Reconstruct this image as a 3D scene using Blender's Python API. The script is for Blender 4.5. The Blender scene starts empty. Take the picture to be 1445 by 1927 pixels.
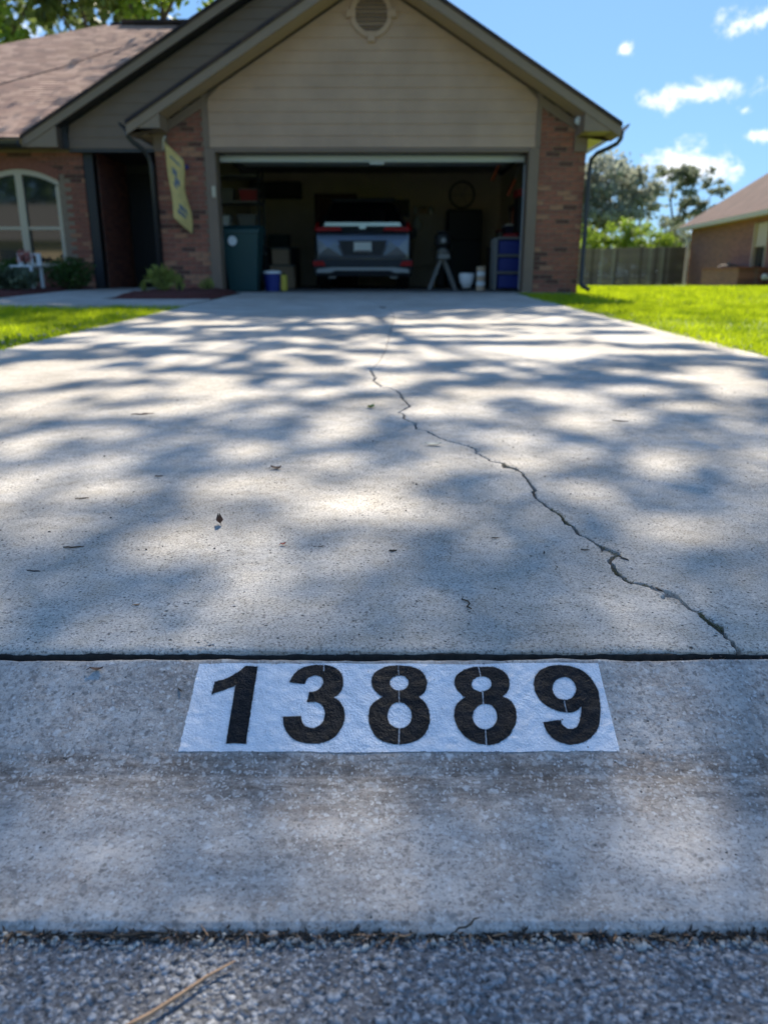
import bpy, math, random
import numpy as np
from mathutils import Vector, Matrix
R = math.radians
random.seed(7)
RS = np.random.RandomState(11)
sc = bpy.context.scene
COL = sc.collection

# ------------------------------------------------------------------ camera, light, exposure
cam_d = bpy.data.cameras.new('camera'); cam = bpy.data.objects.new('camera', cam_d); COL.objects.link(cam)
cam.location = (0, 0, .57); cam.rotation_euler = (R(90 - 17.1), 0, 0)
cam_d.sensor_width = 36; cam_d.sensor_fit = 'AUTO'; cam_d.lens = 27.03
cam_d.clip_start = .02; cam_d.clip_end = 2000
cam_d.dof.use_dof = True; cam_d.dof.focus_distance = 1.13; cam_d.dof.aperture_fstop = 4.6
sc.camera = cam
SUN_DIR = Vector((.19, 1.10, 1.0)).normalized()          # towards the sun
SUN_EL = math.asin(SUN_DIR.z); SUN_AZ = math.atan2(SUN_DIR.x, SUN_DIR.y)
sun_d = bpy.data.lights.new('sun', 'SUN'); sun_d.energy = 3.9; sun_d.angle = R(.53); sun_d.color = (1, .90, .74)
sun = bpy.data.objects.new('sun', sun_d); COL.objects.link(sun); sun.location = (4, 30, 30)
sun.rotation_euler = SUN_DIR.to_track_quat('Z', 'Y').to_euler()
world = bpy.data.worlds.new('World'); sc.world = world; world.use_nodes = True
wn = world.node_tree; wn.nodes.clear(); wl = wn.links
SKY_STRENGTH = .12
SKY_TINT = (.50, .82, 1.24, 1)
def build_sky():
    N = wn.nodes.new
    out = N('ShaderNodeOutputWorld'); bg = N('ShaderNodeBackground'); sky = N('ShaderNodeTexSky')
    sky.sky_type = 'NISHITA'; sky.sun_disc = False; sky.sun_elevation = SUN_EL; sky.sun_rotation = SUN_AZ
    sky.air_density = 1.0; sky.dust_density = .3; sky.ozone_density = 2.2
    geo = N('ShaderNodeTexCoord')
    tint = N('ShaderNodeMix'); tint.data_type = 'RGBA'; tint.blend_type = 'MULTIPLY'; tint.inputs[0].default_value = 1
    tint.inputs[7].default_value = SKY_TINT
    gm = N('ShaderNodeGamma'); gm.inputs[1].default_value = .5          # a clear dry sky: little brightening towards the horizon
    wl.new(sky.outputs[0], gm.inputs[0]); wl.new(gm.outputs[0], tint.inputs[6])
    # clouds: soft masks round a few directions, broken up by noise
    dist = N('ShaderNodeTexNoise'); dist.inputs['Scale'].default_value = 26; dist.inputs['Detail'].default_value = 7; dist.inputs['Roughness'].default_value = .68; dist.inputs['Distortion'].default_value = .4
    wl.new(geo.outputs['Generated'], dist.inputs['Vector'])
    acc = None
    for (x, y, z, sx, sz, s) in CLOUDS:
        v = Vector((x, y, z)).normalized()
        sub = N('ShaderNodeVectorMath'); sub.operation = 'SUBTRACT'; sub.inputs[1].default_value = v
        wl.new(geo.outputs['Generated'], sub.inputs[0])
        mul = N('ShaderNodeVectorMath'); mul.operation = 'MULTIPLY'; mul.inputs[1].default_value = (1 / sx, 1 / (sx + sz), 1 / sz)
        wl.new(sub.outputs[0], mul.inputs[0])
        ln = N('ShaderNodeVectorMath'); ln.operation = 'LENGTH'; wl.new(mul.outputs[0], ln.inputs[0])
        inv = N('ShaderNodeMath'); inv.operation = 'SUBTRACT'; inv.inputs[0].default_value = 1.0; wl.new(ln.outputs['Value'], inv.inputs[1])
        mx = N('ShaderNodeMath'); mx.operation = 'MULTIPLY'; mx.inputs[1].default_value = s; wl.new(inv.outputs[0], mx.inputs[0])
        if acc is None: acc = mx
        else:
            m2 = N('ShaderNodeMath'); m2.operation = 'MAXIMUM'; wl.new(acc.outputs[0], m2.inputs[0]); wl.new(mx.outputs[0], m2.inputs[1]); acc = m2
    nz = N('ShaderNodeMath'); nz.operation = 'MULTIPLY_ADD'; nz.inputs[1].default_value = 4.4; nz.inputs[2].default_value = -2.25
    wl.new(dist.outputs['Fac'], nz.inputs[0])
    ad = N('ShaderNodeMath'); ad.operation = 'ADD'; wl.new(acc.outputs[0], ad.inputs[0]); wl.new(nz.outputs[0], ad.inputs[1])
    mr = N('ShaderNodeMapRange'); mr.interpolation_type = 'SMOOTHSTEP'; mr.inputs['From Min'].default_value = .05; mr.inputs['From Max'].default_value = 1.15
    wl.new(ad.outputs[0], mr.inputs['Value'])
    mix = N('ShaderNodeMix'); mix.data_type = 'RGBA'
    wl.new(mr.outputs[0], mix.inputs[0]); wl.new(tint.outputs[2], mix.inputs[6]); mix.inputs[7].default_value = (4.4, 4.5, 4.7, 1)
    wl.new(mix.outputs[2], bg.inputs['Color']); bg.inputs['Strength'].default_value = SKY_STRENGTH
    wl.new(bg.outputs[0], out.inputs['Surface'])
def pxdir(x, y):                                         # direction of a cloud, measured from the photograph's horizon
    a = (x - 722.5) / 1447.; b = (963.5 - y) / 1447.; p = R(17.1)
    v = Vector((a, math.cos(p) + b * math.sin(p), -math.sin(p) + b * math.cos(p))).normalized()
    return v
CLOUDS = [(.4205, .8628, .2807, 0, 0, 0)]
CLOUDS = []
for (x, y, w, h, s) in [(1430, 38, 60, 24, 1.2), (1306, 176, 92, 24, 1.3), (1403, 207, 20, 10, 1.0), (1172, 96, 16, 10, .75),
                        (1428, 254, 28, 12, .9), (1280, 315, 95, 40, 1.5), (1190, 330, 60, 20, 1.0), (80, 60, 90, 40, .5), (1255, 470, 200, 40, .8)]:
    v = pxdir(x, y); CLOUDS.append((v.x, v.y, v.z, w / 1500., h / 1500., s))
# the sky goes on with the same scattered small clouds
for i in range(26):
    a = random.uniform(0, 6.283); e = random.uniform(.1, .8)
    if abs((a + math.pi) % (2 * math.pi) - math.pi) < .6: continue
    CLOUDS.append((math.sin(a) * math.cos(e), math.cos(a) * math.cos(e), math.sin(e), random.uniform(.04, .12), random.uniform(.02, .04), 1.1))
build_sky()
sc.view_settings.view_transform = 'Standard'; sc.view_settings.look = 'None'; sc.view_settings.gamma = 1
sc.view_settings.use_curve_mapping = False; sc.view_settings.exposure = 1.38
sc.render.engine = 'CYCLES'

# ------------------------------------------------------------------ materials
def mat(name, col, rough=.8, var=.0, scale=8., bump=0., bscale=60., metal=0., spec=.5, trans=0., col2=None, detail=4., bdist=.002, coat=0.):
    m = bpy.data.materials.new(name); m.use_nodes = True; nt = m.node_tree; N = nt.nodes.new; L = nt.links.new
    b = nt.nodes['Principled BSDF']; b.inputs['Roughness'].default_value = rough; b.inputs['Metallic'].default_value = metal
    b.inputs['Specular IOR Level'].default_value = spec
    if coat: b.inputs['Coat Weight'].default_value = coat; b.inputs['Coat Roughness'].default_value = .05
    c = (*col, 1)
    tc = N('ShaderNodeTexCoord')
    if var or col2:
        nz = N('ShaderNodeTexNoise'); nz.inputs['Scale'].default_value = scale; nz.inputs['Detail'].default_value = detail; nz.inputs['Roughness'].default_value = .6
        L(tc.outputs['Object'], nz.inputs['Vector'])
        ramp = N('ShaderNodeValToRGB'); ramp.color_ramp.elements[0].position = .32; ramp.color_ramp.elements[1].position = .68
        a = tuple(max(0, v * (1 - var)) for v in col); bb = tuple(min(1, v * (1 + var)) for v in (col2 or col))
        ramp.color_ramp.elements[0].color = (*a, 1); ramp.color_ramp.elements[1].color = (*bb, 1)
        L(nz.outputs['Fac'], ramp.inputs[0]); L(ramp.outputs[0], b.inputs['Base Color'])
    else: b.inputs['Base Color'].default_value = c
    if bump:
        bz = N('ShaderNodeTexNoise'); bz.inputs['Scale'].default_value = bscale; bz.inputs['Detail'].default_value = 5
        L(tc.outputs['Object'], bz.inputs['Vector']); bp = N('ShaderNodeBump'); bp.inputs['Strength'].default_value = bump; bp.inputs['Distance'].default_value = bdist
        L(bz.outputs['Fac'], bp.inputs['Height']); L(bp.outputs[0], b.inputs['Normal'])
    if trans:
        out = nt.nodes['Material Output']; tr = N('ShaderNodeBsdfTranslucent'); mx = N('ShaderNodeMixShader'); mx.inputs[0].default_value = trans
        if var or col2: L(ramp.outputs[0], tr.inputs[0])
        else: tr.inputs[0].default_value = c
        L(b.outputs[0], mx.inputs[1]); L(tr.outputs[0], mx.inputs[2]); L(mx.outputs[0], out.inputs['Surface'])
    return m

def concrete(name, base, kind):
    """kind: 'slab' broom-worn driveway with dark pits, 'curb' smoother with pale aggregate, 'paint'/'ink' coats on the curb"""
    m = bpy.data.materials.new(name); m.use_nodes = True; nt = m.node_tree; N = nt.nodes.new; L = nt.links.new
    b = nt.nodes['Principled BSDF']; tc = N('ShaderNodeTexCoord'); V = tc.outputs['Object']
    def noise(s, d=3, r=.6, src=None):
        n = N('ShaderNodeTexNoise'); n.inputs['Scale'].default_value = s; n.inputs['Detail'].default_value = d; n.inputs['Roughness'].default_value = r
        L(src or V, n.inputs['Vector']); return n.outputs['Fac']
    def rng(v, a, c, lo=0., hi=1.):
        r = N('ShaderNodeMapRange'); r.inputs['From Min'].default_value = a; r.inputs['From Max'].default_value = c
        r.inputs['To Min'].default_value = lo; r.inputs['To Max'].default_value = hi; L(v, r.inputs['Value']); return r.outputs[0]
    def vor(s, feat='F1', rnd=1.):
        n = N('ShaderNodeTexVoronoi'); n.inputs['Scale'].default_value = s; n.feature = feat; n.inputs['Randomness'].default_value = rnd; L(V, n.inputs['Vector']); return n
    def math_(op, a, c):
        n = N('ShaderNodeMath'); n.operation = op
        for i, q in enumerate((a, c)):
            if isinstance(q, (int, float)): n.inputs[i].default_value = q
            else: L(q, n.inputs[i])
        return n.outputs[0]
    def mixc(f, a, c, mode='MIX'):
        n = N('ShaderNodeMix'); n.data_type = 'RGBA'; n.blend_type = mode
        if isinstance(f, (int, float)): n.inputs[0].default_value = f
        else: L(f, n.inputs[0])
        for i, q in ((6, a), (7, c)):
            if isinstance(q, tuple): n.inputs[i].default_value = (*q, 1)
            else: L(q, n.inputs[i])
        return n.outputs[2]
    def scaled(sx, sy, sz):
        mp = N('ShaderNodeMapping'); mp.inputs['Scale'].default_value = (sx, sy, sz); L(V, mp.inputs[0]); return mp.outputs[0]
    k = tuple(base)
    dark = lambda f: tuple(v * f for v in k)
    if kind == 'slab':
        c = mixc(rng(noise(3.2, 4), .35, .65), dark(.84), dark(1.12))
        c = mixc(rng(noise(.9, 3), .42, .62), c, mixc(1.0, c, (.90, .88, .85), 'MULTIPLY'))
        c = mixc(rng(noise(26, 4), .42, .66), c, mixc(1.0, c, (.86, .84, .80), 'MULTIPLY'))
        c = mixc(rng(noise(270, 3, .75), .36, .50, 1, 0), c, mixc(1.0, c, (.36, .35, .34), 'MULTIPLY'))      # sandy grain
        c = mixc(rng(noise(210, 2, .7), .54, .68), c, mixc(1.0, c, (1.35, 1.34, 1.32), 'MULTIPLY'))
        c = mixc(rng(noise(1.7, 4, .6), .60, .72, 0, .8), c, mixc(1.0, c, (.80, .79, .77), 'MULTIPLY'))
        v1 = vor(95); pit = math_('MULTIPLY', rng(v1.outputs['Distance'], .10, .26, 1, 0), rng(noise(31, 2), .50, .60))
        c = mixc(pit, c, dark(.16))
        v2 = vor(38); pit2 = math_('MULTIPLY', rng(v2.outputs['Distance'], .05, .12, 1, 0), rng(noise(12, 2), .48, .58))
        c = mixc(pit2, c, dark(.10))
        h = math_('ADD', noise(240, 4, .75), math_('MULTIPLY', noise(70, 3), .8))
        h = math_('SUBTRACT', h, math_('MULTIPLY', math_('MAXIMUM', pit, pit2), 1.3))
        bs, bd, rough, sp = .85, .0022, .88, .3
    elif kind == 'curb':
        c = mixc(rng(noise(5, 5, .65), .36, .64), dark(.70), dark(1.06))
        c = mixc(rng(noise(38, 4, .7), .40, .62), c, mixc(1.0, c, (.74, .73, .73), 'MULTIPLY'))
        st = noise(9, 5, .7, scaled(1, 5, 3))                                                             # streaks along the flow line
        c = mixc(rng(st, .48, .74), c, mixc(1.0, c, (.66, .64, .64), 'MULTIPLY'))
        c = mixc(rng(noise(14, 3), .55, .72, 0, .7), c, mixc(1.0, c, (1.02, .93, .86), 'MULTIPLY'))
        sep = N('ShaderNodeSeparateXYZ'); L(V, sep.inputs[0])
        yb = sep.outputs['Y']; band = math_('MULTIPLY', rng(yb, .68, .735), rng(yb, .776, .790, 1, 0))     # darker band at the foot of the slope
        c = mixc(math_('MULTIPLY', band, rng(noise(22, 4, .7, scaled(1, 5, 1)), .32, .60)), c, mixc(1.0, c, (.42, .39, .37), 'MULTIPLY'))
        c = mixc(rng(noise(260, 3, .7), .36, .50, .75, 0), c, mixc(1.0, c, (.45, .43, .42), 'MULTIPLY'))
        wv = N('ShaderNodeVectorMath'); wv.operation = 'MULTIPLY_ADD'; nzc = N('ShaderNodeTexNoise'); nzc.inputs['Scale'].default_value = 120; L(V, nzc.inputs['Vector'])
        L(nzc.outputs['Color'], wv.inputs[0]); wv.inputs[1].default_value = (.011, .011, .011); L(V, wv.inputs[2])     # ragged stone outlines
        def wvor(s):
            q = N('ShaderNodeTexVoronoi'); q.inputs['Scale'].default_value = s; L(wv.outputs[0], q.inputs['Vector']); return q
        for (s_, t_, th, op) in ((230, .38, .34, .72), (125, .34, .42, .66), (70, .28, .46, .70)):
            q = wvor(s_); sc_ = N('ShaderNodeSeparateColor'); L(q.outputs['Color'], sc_.inputs[0])
            ag = math_('MULTIPLY', rng(q.outputs['Distance'], t_ - .10, t_ + .08, 1, 0), rng(sc_.outputs[0], th, th + .3))
            c = mixc(math_('MULTIPLY', ag, op), c, mixc(sc_.outputs[1], (.44, .43, .42), (.66, .67, .67)))
            dk = math_('MULTIPLY', rng(q.outputs['Distance'], t_ - .1, t_ + .12, 1, 0), rng(sc_.outputs[2], .70, .90))
            c = mixc(math_('MULTIPLY', dk, .75), c, dark(.28))
        v2 = vor(80); pit = math_('MULTIPLY', rng(v2.outputs['Distance'], .06, .14, 1, 0), rng(noise(19, 2), .50, .60))
        c = mixc(pit, c, dark(.12))
        h = math_('ADD', noise(210, 4, .7), noise(60, 4))
        h = math_('SUBTRACT', h, pit)
        bs, bd, rough, sp = .7, .0018, .72, .4
    elif kind == 'soil':
        c = mixc(rng(noise(60, 4), .4, .6), dark(.6), dark(1.4)); h = noise(120, 4); bs, bd, rough, sp = .8, .006, .95, .2
    else:
        h = math_('ADD', math_('MULTIPLY', noise(95, 4, .65), 1.5), noise(330, 3, .7))
        v4 = vor(75, 'SMOOTH_F1'); h = math_('ADD', h, math_('MULTIPLY', rng(v4.outputs['Distance'], .1, .5, 1, 0), .7))
        if kind == 'paint':
            v2 = vor(70); pit = math_('MULTIPLY', rng(v2.outputs['Distance'], .05, .10, 1, 0), rng(noise(17, 2), .52, .60))
            wear = rng(noise(240, 3, .7), .30, .36, 1, 0)
            c = mixc(rng(noise(40, 4), .4, .7), k, dark(.86)); c = mixc(math_('MULTIPLY', wear, .5), c, (.30, .29, .28)); c = mixc(pit, c, (.08, .08, .08))
            bs, bd, rough, sp = .75, .0020, .42, .5
        else:
            chip = rng(noise(420, 3, .7), .66, .72)
            c = mixc(rng(noise(60, 4), .4, .7), k, dark(2.0)); c = mixc(math_('MULTIPLY', chip, .25), c, (.25, .26, .28))
            bs, bd, rough, sp = .8, .0020, .46, .15
    L(c, b.inputs['Base Color'])
    bp = N('ShaderNodeBump'); bp.inputs['Strength'].default_value = bs; bp.inputs['Distance'].default_value = bd; L(h, bp.inputs['Height']); L(bp.outputs[0], b.inputs['Normal'])
    b.inputs['Roughness'].default_value = rough; b.inputs['Specular IOR Level'].default_value = sp
    return m

def shingle_mat(name, cols):
    m = bpy.data.materials.new(name); m.use_nodes = True; nt = m.node_tree; N = nt.nodes.new; L = nt.links.new
    b = nt.nodes['Principled BSDF']; b.inputs['Roughness'].default_value = .9; tc = N('ShaderNodeTexCoord')
    b.inputs['Specular IOR Level'].default_value = .1
    def fl(vec, a, add=(0, 0, 0)):
        q = N('ShaderNodeVectorMath'); q.operation = 'MULTIPLY_ADD'; q.inputs[1].default_value = a; q.inputs[2].default_value = add; L(vec, q.inputs[0])
        w = N('ShaderNodeVectorMath'); w.operation = 'FLOOR'; L(q.outputs[0], w.inputs[0]); return w.outputs[0]
    rows = fl(tc.outputs['Object'], (0, 7.1, 0)); rn = N('ShaderNodeTexWhiteNoise'); L(rows, rn.inputs['Vector'])
    sh_ = N('ShaderNodeVectorMath'); sh_.operation = 'ADD'; L(tc.outputs['Object'], sh_.inputs[0]); L(rn.outputs['Color'], sh_.inputs[1])
    sx = N('ShaderNodeSeparateXYZ'); L(sh_.outputs[0], sx.inputs[0]); sy = N('ShaderNodeSeparateXYZ'); L(rows, sy.inputs[0]); cb = N('ShaderNodeCombineXYZ')
    ml = N('ShaderNodeMath'); ml.operation = 'MULTIPLY'; ml.inputs[1].default_value = 4.2; L(sx.outputs['X'], ml.inputs[0]); f2 = N('ShaderNodeMath'); f2.operation = 'FLOOR'; L(ml.outputs[0], f2.inputs[0])
    L(f2.outputs[0], cb.inputs[0]); L(sy.outputs['Y'], cb.inputs[1]); v = N('ShaderNodeTexWhiteNoise'); L(cb.outputs[0], v.inputs['Vector'])
    r = N('ShaderNodeValToRGB'); r.color_ramp.interpolation = 'CONSTANT'
    r.color_ramp.elements[0].color = (*cols[0], 1); r.color_ramp.elements[1].position = .75; r.color_ramp.elements[1].color = (*cols[-1], 1)
    for i, c in enumerate(cols[1:-1]):
        e = r.color_ramp.elements.new(.25 * (i + 1)); e.color = (*c, 1)
    sp = N('ShaderNodeSeparateColor'); L(v.outputs['Color'], sp.inputs[0]); L(sp.outputs[0], r.inputs[0])
    nz = N('ShaderNodeTexNoise'); nz.inputs['Scale'].default_value = 1.1; L(tc.outputs['Object'], nz.inputs['Vector'])
    mx = N('ShaderNodeMix'); mx.data_type = 'RGBA'; mx.blend_type = 'MULTIPLY'; mx.inputs[0].default_value = .5
    L(r.outputs[0], mx.inputs[6]); rr = N('ShaderNodeMapRange'); rr.inputs['To Min'].default_value = .5; rr.inputs['To Max'].default_value = 1.4; L(nz.outputs['Fac'], rr.inputs['Value'])
    L(rr.outputs[0], mx.inputs[7]); L(mx.outputs[2], b.inputs['Base Color'])
    return m

MT = dict(
    slab=concrete('driveway_concrete', (.58, .55, .51), 'slab'),
    curb=concrete('curb_concrete', (.58, .545, .51), 'curb'),
    paint=concrete('white_paint', (.82, .86, .92), 'paint'),
    ink=concrete('black_paint', (.007, .008, .010), 'ink'),
    soil=concrete('soil', (.045, .035, .025), 'soil'),
    mulch=mat('red_mulch', (.10, .022, .016), .95, .6, 40, .8, 70, bdist=.01),
    asphalt=mat('asphalt', (.075, .076, .08), .85, .5, 160, 1., 190, bdist=.004, col2=(.16, .16, .17)),
    stone=mat('asphalt_stone', (.09, .092, .098), .75, .6, 150, .4, 500, col2=(.30, .305, .32), detail=2),
    dirt_shade=mat('joint_dirt_shade', (.02, .018, .016), .95, .5, 90, .6, 120),
    brick_a=mat('brick_red', (.27, .095, .062), .85, .3, 30, .4, 120),
    brick_b=mat('brick_tan', (.42, .19, .105), .85, .3, 30, .4, 120),
    brick_c=mat('brick_dark', (.12, .048, .034), .85, .3, 30, .4, 120),
    brick_d=mat('brick_rose', (.34, .115, .07), .85, .3, 30, .4, 120),
    mortar=mat('mortar', (.27, .19, .13), .9, .2, 30, .4, 150),
    siding=mat('siding_paint', (.48, .30, .195), .6, .12, 1.3, .2, 60),
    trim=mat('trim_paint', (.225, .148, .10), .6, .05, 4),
    fascia=mat('fascia_paint', (.27, .185, .125), .6, .05, 4),
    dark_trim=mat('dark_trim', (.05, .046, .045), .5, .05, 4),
    soffit=mat('soffit_paint', (.42, .28, .17), .7),
    gutter=mat('dark_gutter', (.035, .032, .032), .4),
    shingle=shingle_mat('roof_shingles', [(.40, .26, .215), (.46, .31, .25), (.33, .22, .19), (.54, .37, .30)]),
    shingle_dark=shingle_mat('roof_shingles_dark', [(.06, .045, .045), (.08, .055, .05), (.05, .04, .045), (.09, .06, .055)]),
    shingle_n=shingle_mat('roof_shingles_neighbour', [(.10, .065, .062), (.12, .075, .07), (.09, .06, .058), (.13, .085, .08)]),
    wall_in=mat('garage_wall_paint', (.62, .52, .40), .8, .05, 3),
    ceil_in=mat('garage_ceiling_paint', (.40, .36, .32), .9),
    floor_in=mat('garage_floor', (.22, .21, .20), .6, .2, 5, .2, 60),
    cream=mat('cream_paint', (.56, .46, .33), .5), white=mat('white_paint_gloss', (.75, .75, .74), .4),
    glass=mat('window_glass', (.02, .025, .025), .04, spec=1.0), black=mat('black_plastic', (.012, .012, .013), .5),
    dark_wood=mat('dark_door', (.012, .010, .009), .6),
    door_white=mat('garage_door_paint', (.62, .62, .60), .5),
    car=mat('car_paint', (.12, .135, .165), .25, metal=.8, coat=.8), car_dark=mat('car_cladding', (.03, .033, .04), .55),
    car_glass=mat('car_glass', (.006, .006, .008), .05, spec=.4), chrome=mat('chrome', (.32, .35, .34), .18, metal=1.),
    red_lens=mat('red_lens', (.50, .004, .008), .35, spec=.2), plate=mat('plate_white', (.85, .9, .88), .4), rubber=mat('rubber', (.015, .015, .016), .8),
    silver=mat('silver_plastic', (.22, .24, .27), .3, metal=.5),
    bin_green=mat('bin_green', (.008, .055, .055), .45), blue=mat('blue_plastic', (.015, .03, .20), .45), red=mat('red_paint', (.35, .02, .02), .5),
    orange=mat('orange_plastic', (.45, .09, .03), .5), yellow=mat('yellow_plastic', (.55, .42, .04), .5), grey=mat('grey_metal', (.20, .19, .17), .5),
    pale=mat('pale_plastic', (.8, .8, .78), .5), cardboard=mat('cardboard', (.6, .42, .27), .8), steel=mat('steel', (.2, .2, .2), .4, metal=.6),
    dark_blue=mat('dark_blue', (.01, .015, .05), .5), maroon=mat('maroon_paint', (.08, .015, .015), .6),
    flag=mat('flag_cloth', (.85, .66, .26), .8, .08, 12, trans=.35), flag_ink=mat('flag_print', (.16, .17, .20), .8),
    grass=mat('grass_blade', (.23, .37, .006), .5, .35, 3.2, trans=.55, col2=(.43, .50, .012), detail=6),
    lawn=mat('lawn_ground', (.10, .15, .012), .9, .4, 6, .6, 60, bdist=.02, col2=(.20, .28, .02)),
    leaf_oak=mat('oak_leaf', (.045, .075, .022), .6, .3, 1, trans=.4), leaf_far=mat('far_leaf', (.17, .20, .13), .7, .25, .6, trans=.5, col2=(.23, .26, .18)),
    leaf_dark=mat('dark_tree_leaf', (.085, .13, .035), .6, .35, 1, trans=.5, col2=(.16, .2, .07)),
    leaf_moss=mat('grey_green_leaf', (.28, .31, .24), .7, .25, .5, trans=.5, col2=(.36, .38, .31)),
    leaf_lime=mat('lime_leaf', (.17, .27, .022), .6, .25, 1, trans=.5, col2=(.26, .36, .04)),
    leaf_shrub=mat('shrub_leaf', (.06, .12, .02), .6, .35, 5, trans=.35), leaf_pale=mat('pale_plant_leaf', (.14, .18, .11), .6, .3, 5, trans=.35),
    leaf_yellow=mat('yellow_plant_leaf', (.30, .33, .07), .6, .3, 5, trans=.4),
    bark=mat('bark', (.09, .07, .055), .9, .35, 6, .8, 25, bdist=.02), fence=mat('weathered_fence', (.25, .19, .14), .9, .35, 2.5, .5, 30),
    twig=mat('twig', (.055, .042, .03), .85, .3, 200), twig_tan=mat('tan_twig', (.42, .26, .15), .8, .3, 90), leaf_dead=mat('dead_leaf', (.09, .045, .03), .7, .3, 90),
    leaf_red=mat('red_leaf', (.30, .03, .02), .6), leaf_green=mat('fallen_green_leaf', (.33, .36, .12), .6), edge_stone=mat('edge_stone', (.28, .26, .23), .8, .4, 20),
    leaf_light=mat('fallen_pale_leaf', (.42, .46, .40), .6),
    petal=mat('flower_petal', (.45, .12, .10), .6), moss=mat('crack_moss', (.10, .095, .04), .9, .4, 200),
)

# ------------------------------------------------------------------ mesh helpers
class MB:
    def __init__(s): s.v = []; s.f = []
    def poly(s, pts, faces):
        o = len(s.v); s.v += [tuple(p) for p in pts]; s.f += [tuple(i + o for i in f) for f in faces]; return s
    def box(s, x0, x1, y0, y1, z0, z1, bev=0.):
        if bev:
            b = bev; pts = []; 
            for (x, sx) in ((x0, 1), (x1, -1)):
                for (y, sy) in ((y0, 1), (y1, -1)):
                    for (z, sz) in ((z0, 1), (z1, -1)):
                        pts += [(x, y + sy * b, z + sz * b), (x + sx * b, y, z + sz * b), (x + sx * b, y + sy * b, z)]
            # convex: faces by hand
            def i(a, c, d, k): return ((a * 2 + c) * 2 + d) * 3 + k
            F = []
            for a in (0, 1): F.append([i(a, 0, 0, 0), i(a, 0, 1, 0), i(a, 1, 1, 0), i(a, 1, 0, 0)][::1 if a == 0 else -1])
            for c in (0, 1): F.append([i(0, c, 0, 1), i(1, c, 0, 1), i(1, c, 1, 1), i(0, c, 1, 1)][::1 if c == 0 else -1])
            for d in (0, 1): F.append([i(0, 0, d, 2), i(0, 1, d, 2), i(1, 1, d, 2), i(1, 0, d, 2)][::1 if d == 0 else -1])
            for a in (0, 1):
                for c in (0, 1):
                    for d in (0, 1): F.append([i(a, c, d, 0), i(a, c, d, 1), i(a, c, d, 2)])
            for a in (0, 1):
                for c in (0, 1): F.append([i(a, c, 0, 0), i(a, c, 0, 1), i(a, c, 1, 1), i(a, c, 1, 0)])
                for d in (0, 1): F.append([i(a, 0, d, 0), i(a, 0, d, 2), i(a, 1, d, 2), i(a, 1, d, 0)])
            for c in (0, 1):
                for d in (0, 1): F.append([i(0, c, d, 1), i(0, c, d, 2), i(1, c, d, 2), i(1, c, d, 1)])
            return s.poly(pts, F)
        return s.poly([(x0, y0, z0), (x1, y0, z0), (x1, y1, z0), (x0, y1, z0), (x0, y0, z1), (x1, y0, z1), (x1, y1, z1), (x0, y1, z1)],
                      [(0, 3, 2, 1), (4, 5, 6, 7), (0, 1, 5, 4), (1, 2, 6, 5), (2, 3, 7, 6), (3, 0, 4, 7)])
    def prism_y(s, xz, y0, y1):
        n = len(xz); return s.poly([(x, y0, z) for x, z in xz] + [(x, y1, z) for x, z in xz],
            [tuple(range(n)), tuple(range(2 * n - 1, n - 1, -1))] + [(i, i + n, (i + 1) % n + n, (i + 1) % n) for i in range(n)])
    def prism_x(s, yz, x0, x1):
        n = len(yz); return s.poly([(x0, y, z) for y, z in yz] + [(x1, y, z) for y, z in yz],
            [tuple(range(n)), tuple(range(2 * n - 1, n - 1, -1))] + [(i, i + n, (i + 1) % n + n, (i + 1) % n) for i in range(n)])
    def slab(s, quad, t):
        n = (Vector(quad[1]) - Vector(quad[0])).cross(Vector(quad[-1]) - Vector(quad[0])).normalized() * t; k = len(quad)
        top = [Vector(q) for q in quad]; bot = [q - n for q in top]
        return s.poly(top + bot, [tuple(range(k)), tuple(range(2 * k - 1, k - 1, -1))] + [(i, i + k, (i + 1) % k + k, (i + 1) % k) for i in range(k)])
    def tube(s, pts, r, seg=8, cap=True, flat=1.):
        P = [Vector(p) for p in pts]; n = len(P); rr = r if isinstance(r, (list, tuple)) else [r] * n; o = len(s.v)
        up = None
        for i, p in enumerate(P):
            t = (P[min(i + 1, n - 1)] - P[max(i - 1, 0)]).normalized()
            if up is None: up = Vector((0, 0, 1)) if abs(t.z) < .9 else Vector((1, 0, 0))
            a = t.cross(up).normalized(); b = a.cross(t).normalized(); up = b
            for k in range(seg):
                w = 2 * math.pi * k / seg; s.v.append(tuple(p + a * math.cos(w) * rr[i] + b * math.sin(w) * rr[i] * flat))
        for i in range(n - 1):
            for k in range(seg):
                s.f.append((o + i * seg + k, o + i * seg + (k + 1) % seg, o + (i + 1) * seg + (k + 1) % seg, o + (i + 1) * seg + k))
        if cap: s.f.append(tuple(o + k for k in range(seg - 1, -1, -1))); s.f.append(tuple(o + (n - 1) * seg + k for k in range(seg)))
        return s
    def lathe(s, prof, c, seg=16):
        o = len(s.v); n = len(prof)
        for r, z in prof:
            for k in range(seg): w = 2 * math.pi * k / seg; s.v.append((c[0] + r * math.cos(w), c[1] + r * math.sin(w), c[2] + z))
        for i in range(n - 1):
            for k in range(seg): s.f.append((o + i * seg + k, o + i * seg + (k + 1) % seg, o + (i + 1) * seg + (k + 1) % seg, o + (i + 1) * seg + k))
        s.f.append(tuple(o + k for k in range(seg - 1, -1, -1))); s.f.append(tuple(o + (n - 1) * seg + k for k in range(seg)))
        return s
def root_of(o):
    while o.parent: o = o.parent
    return o
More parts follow.
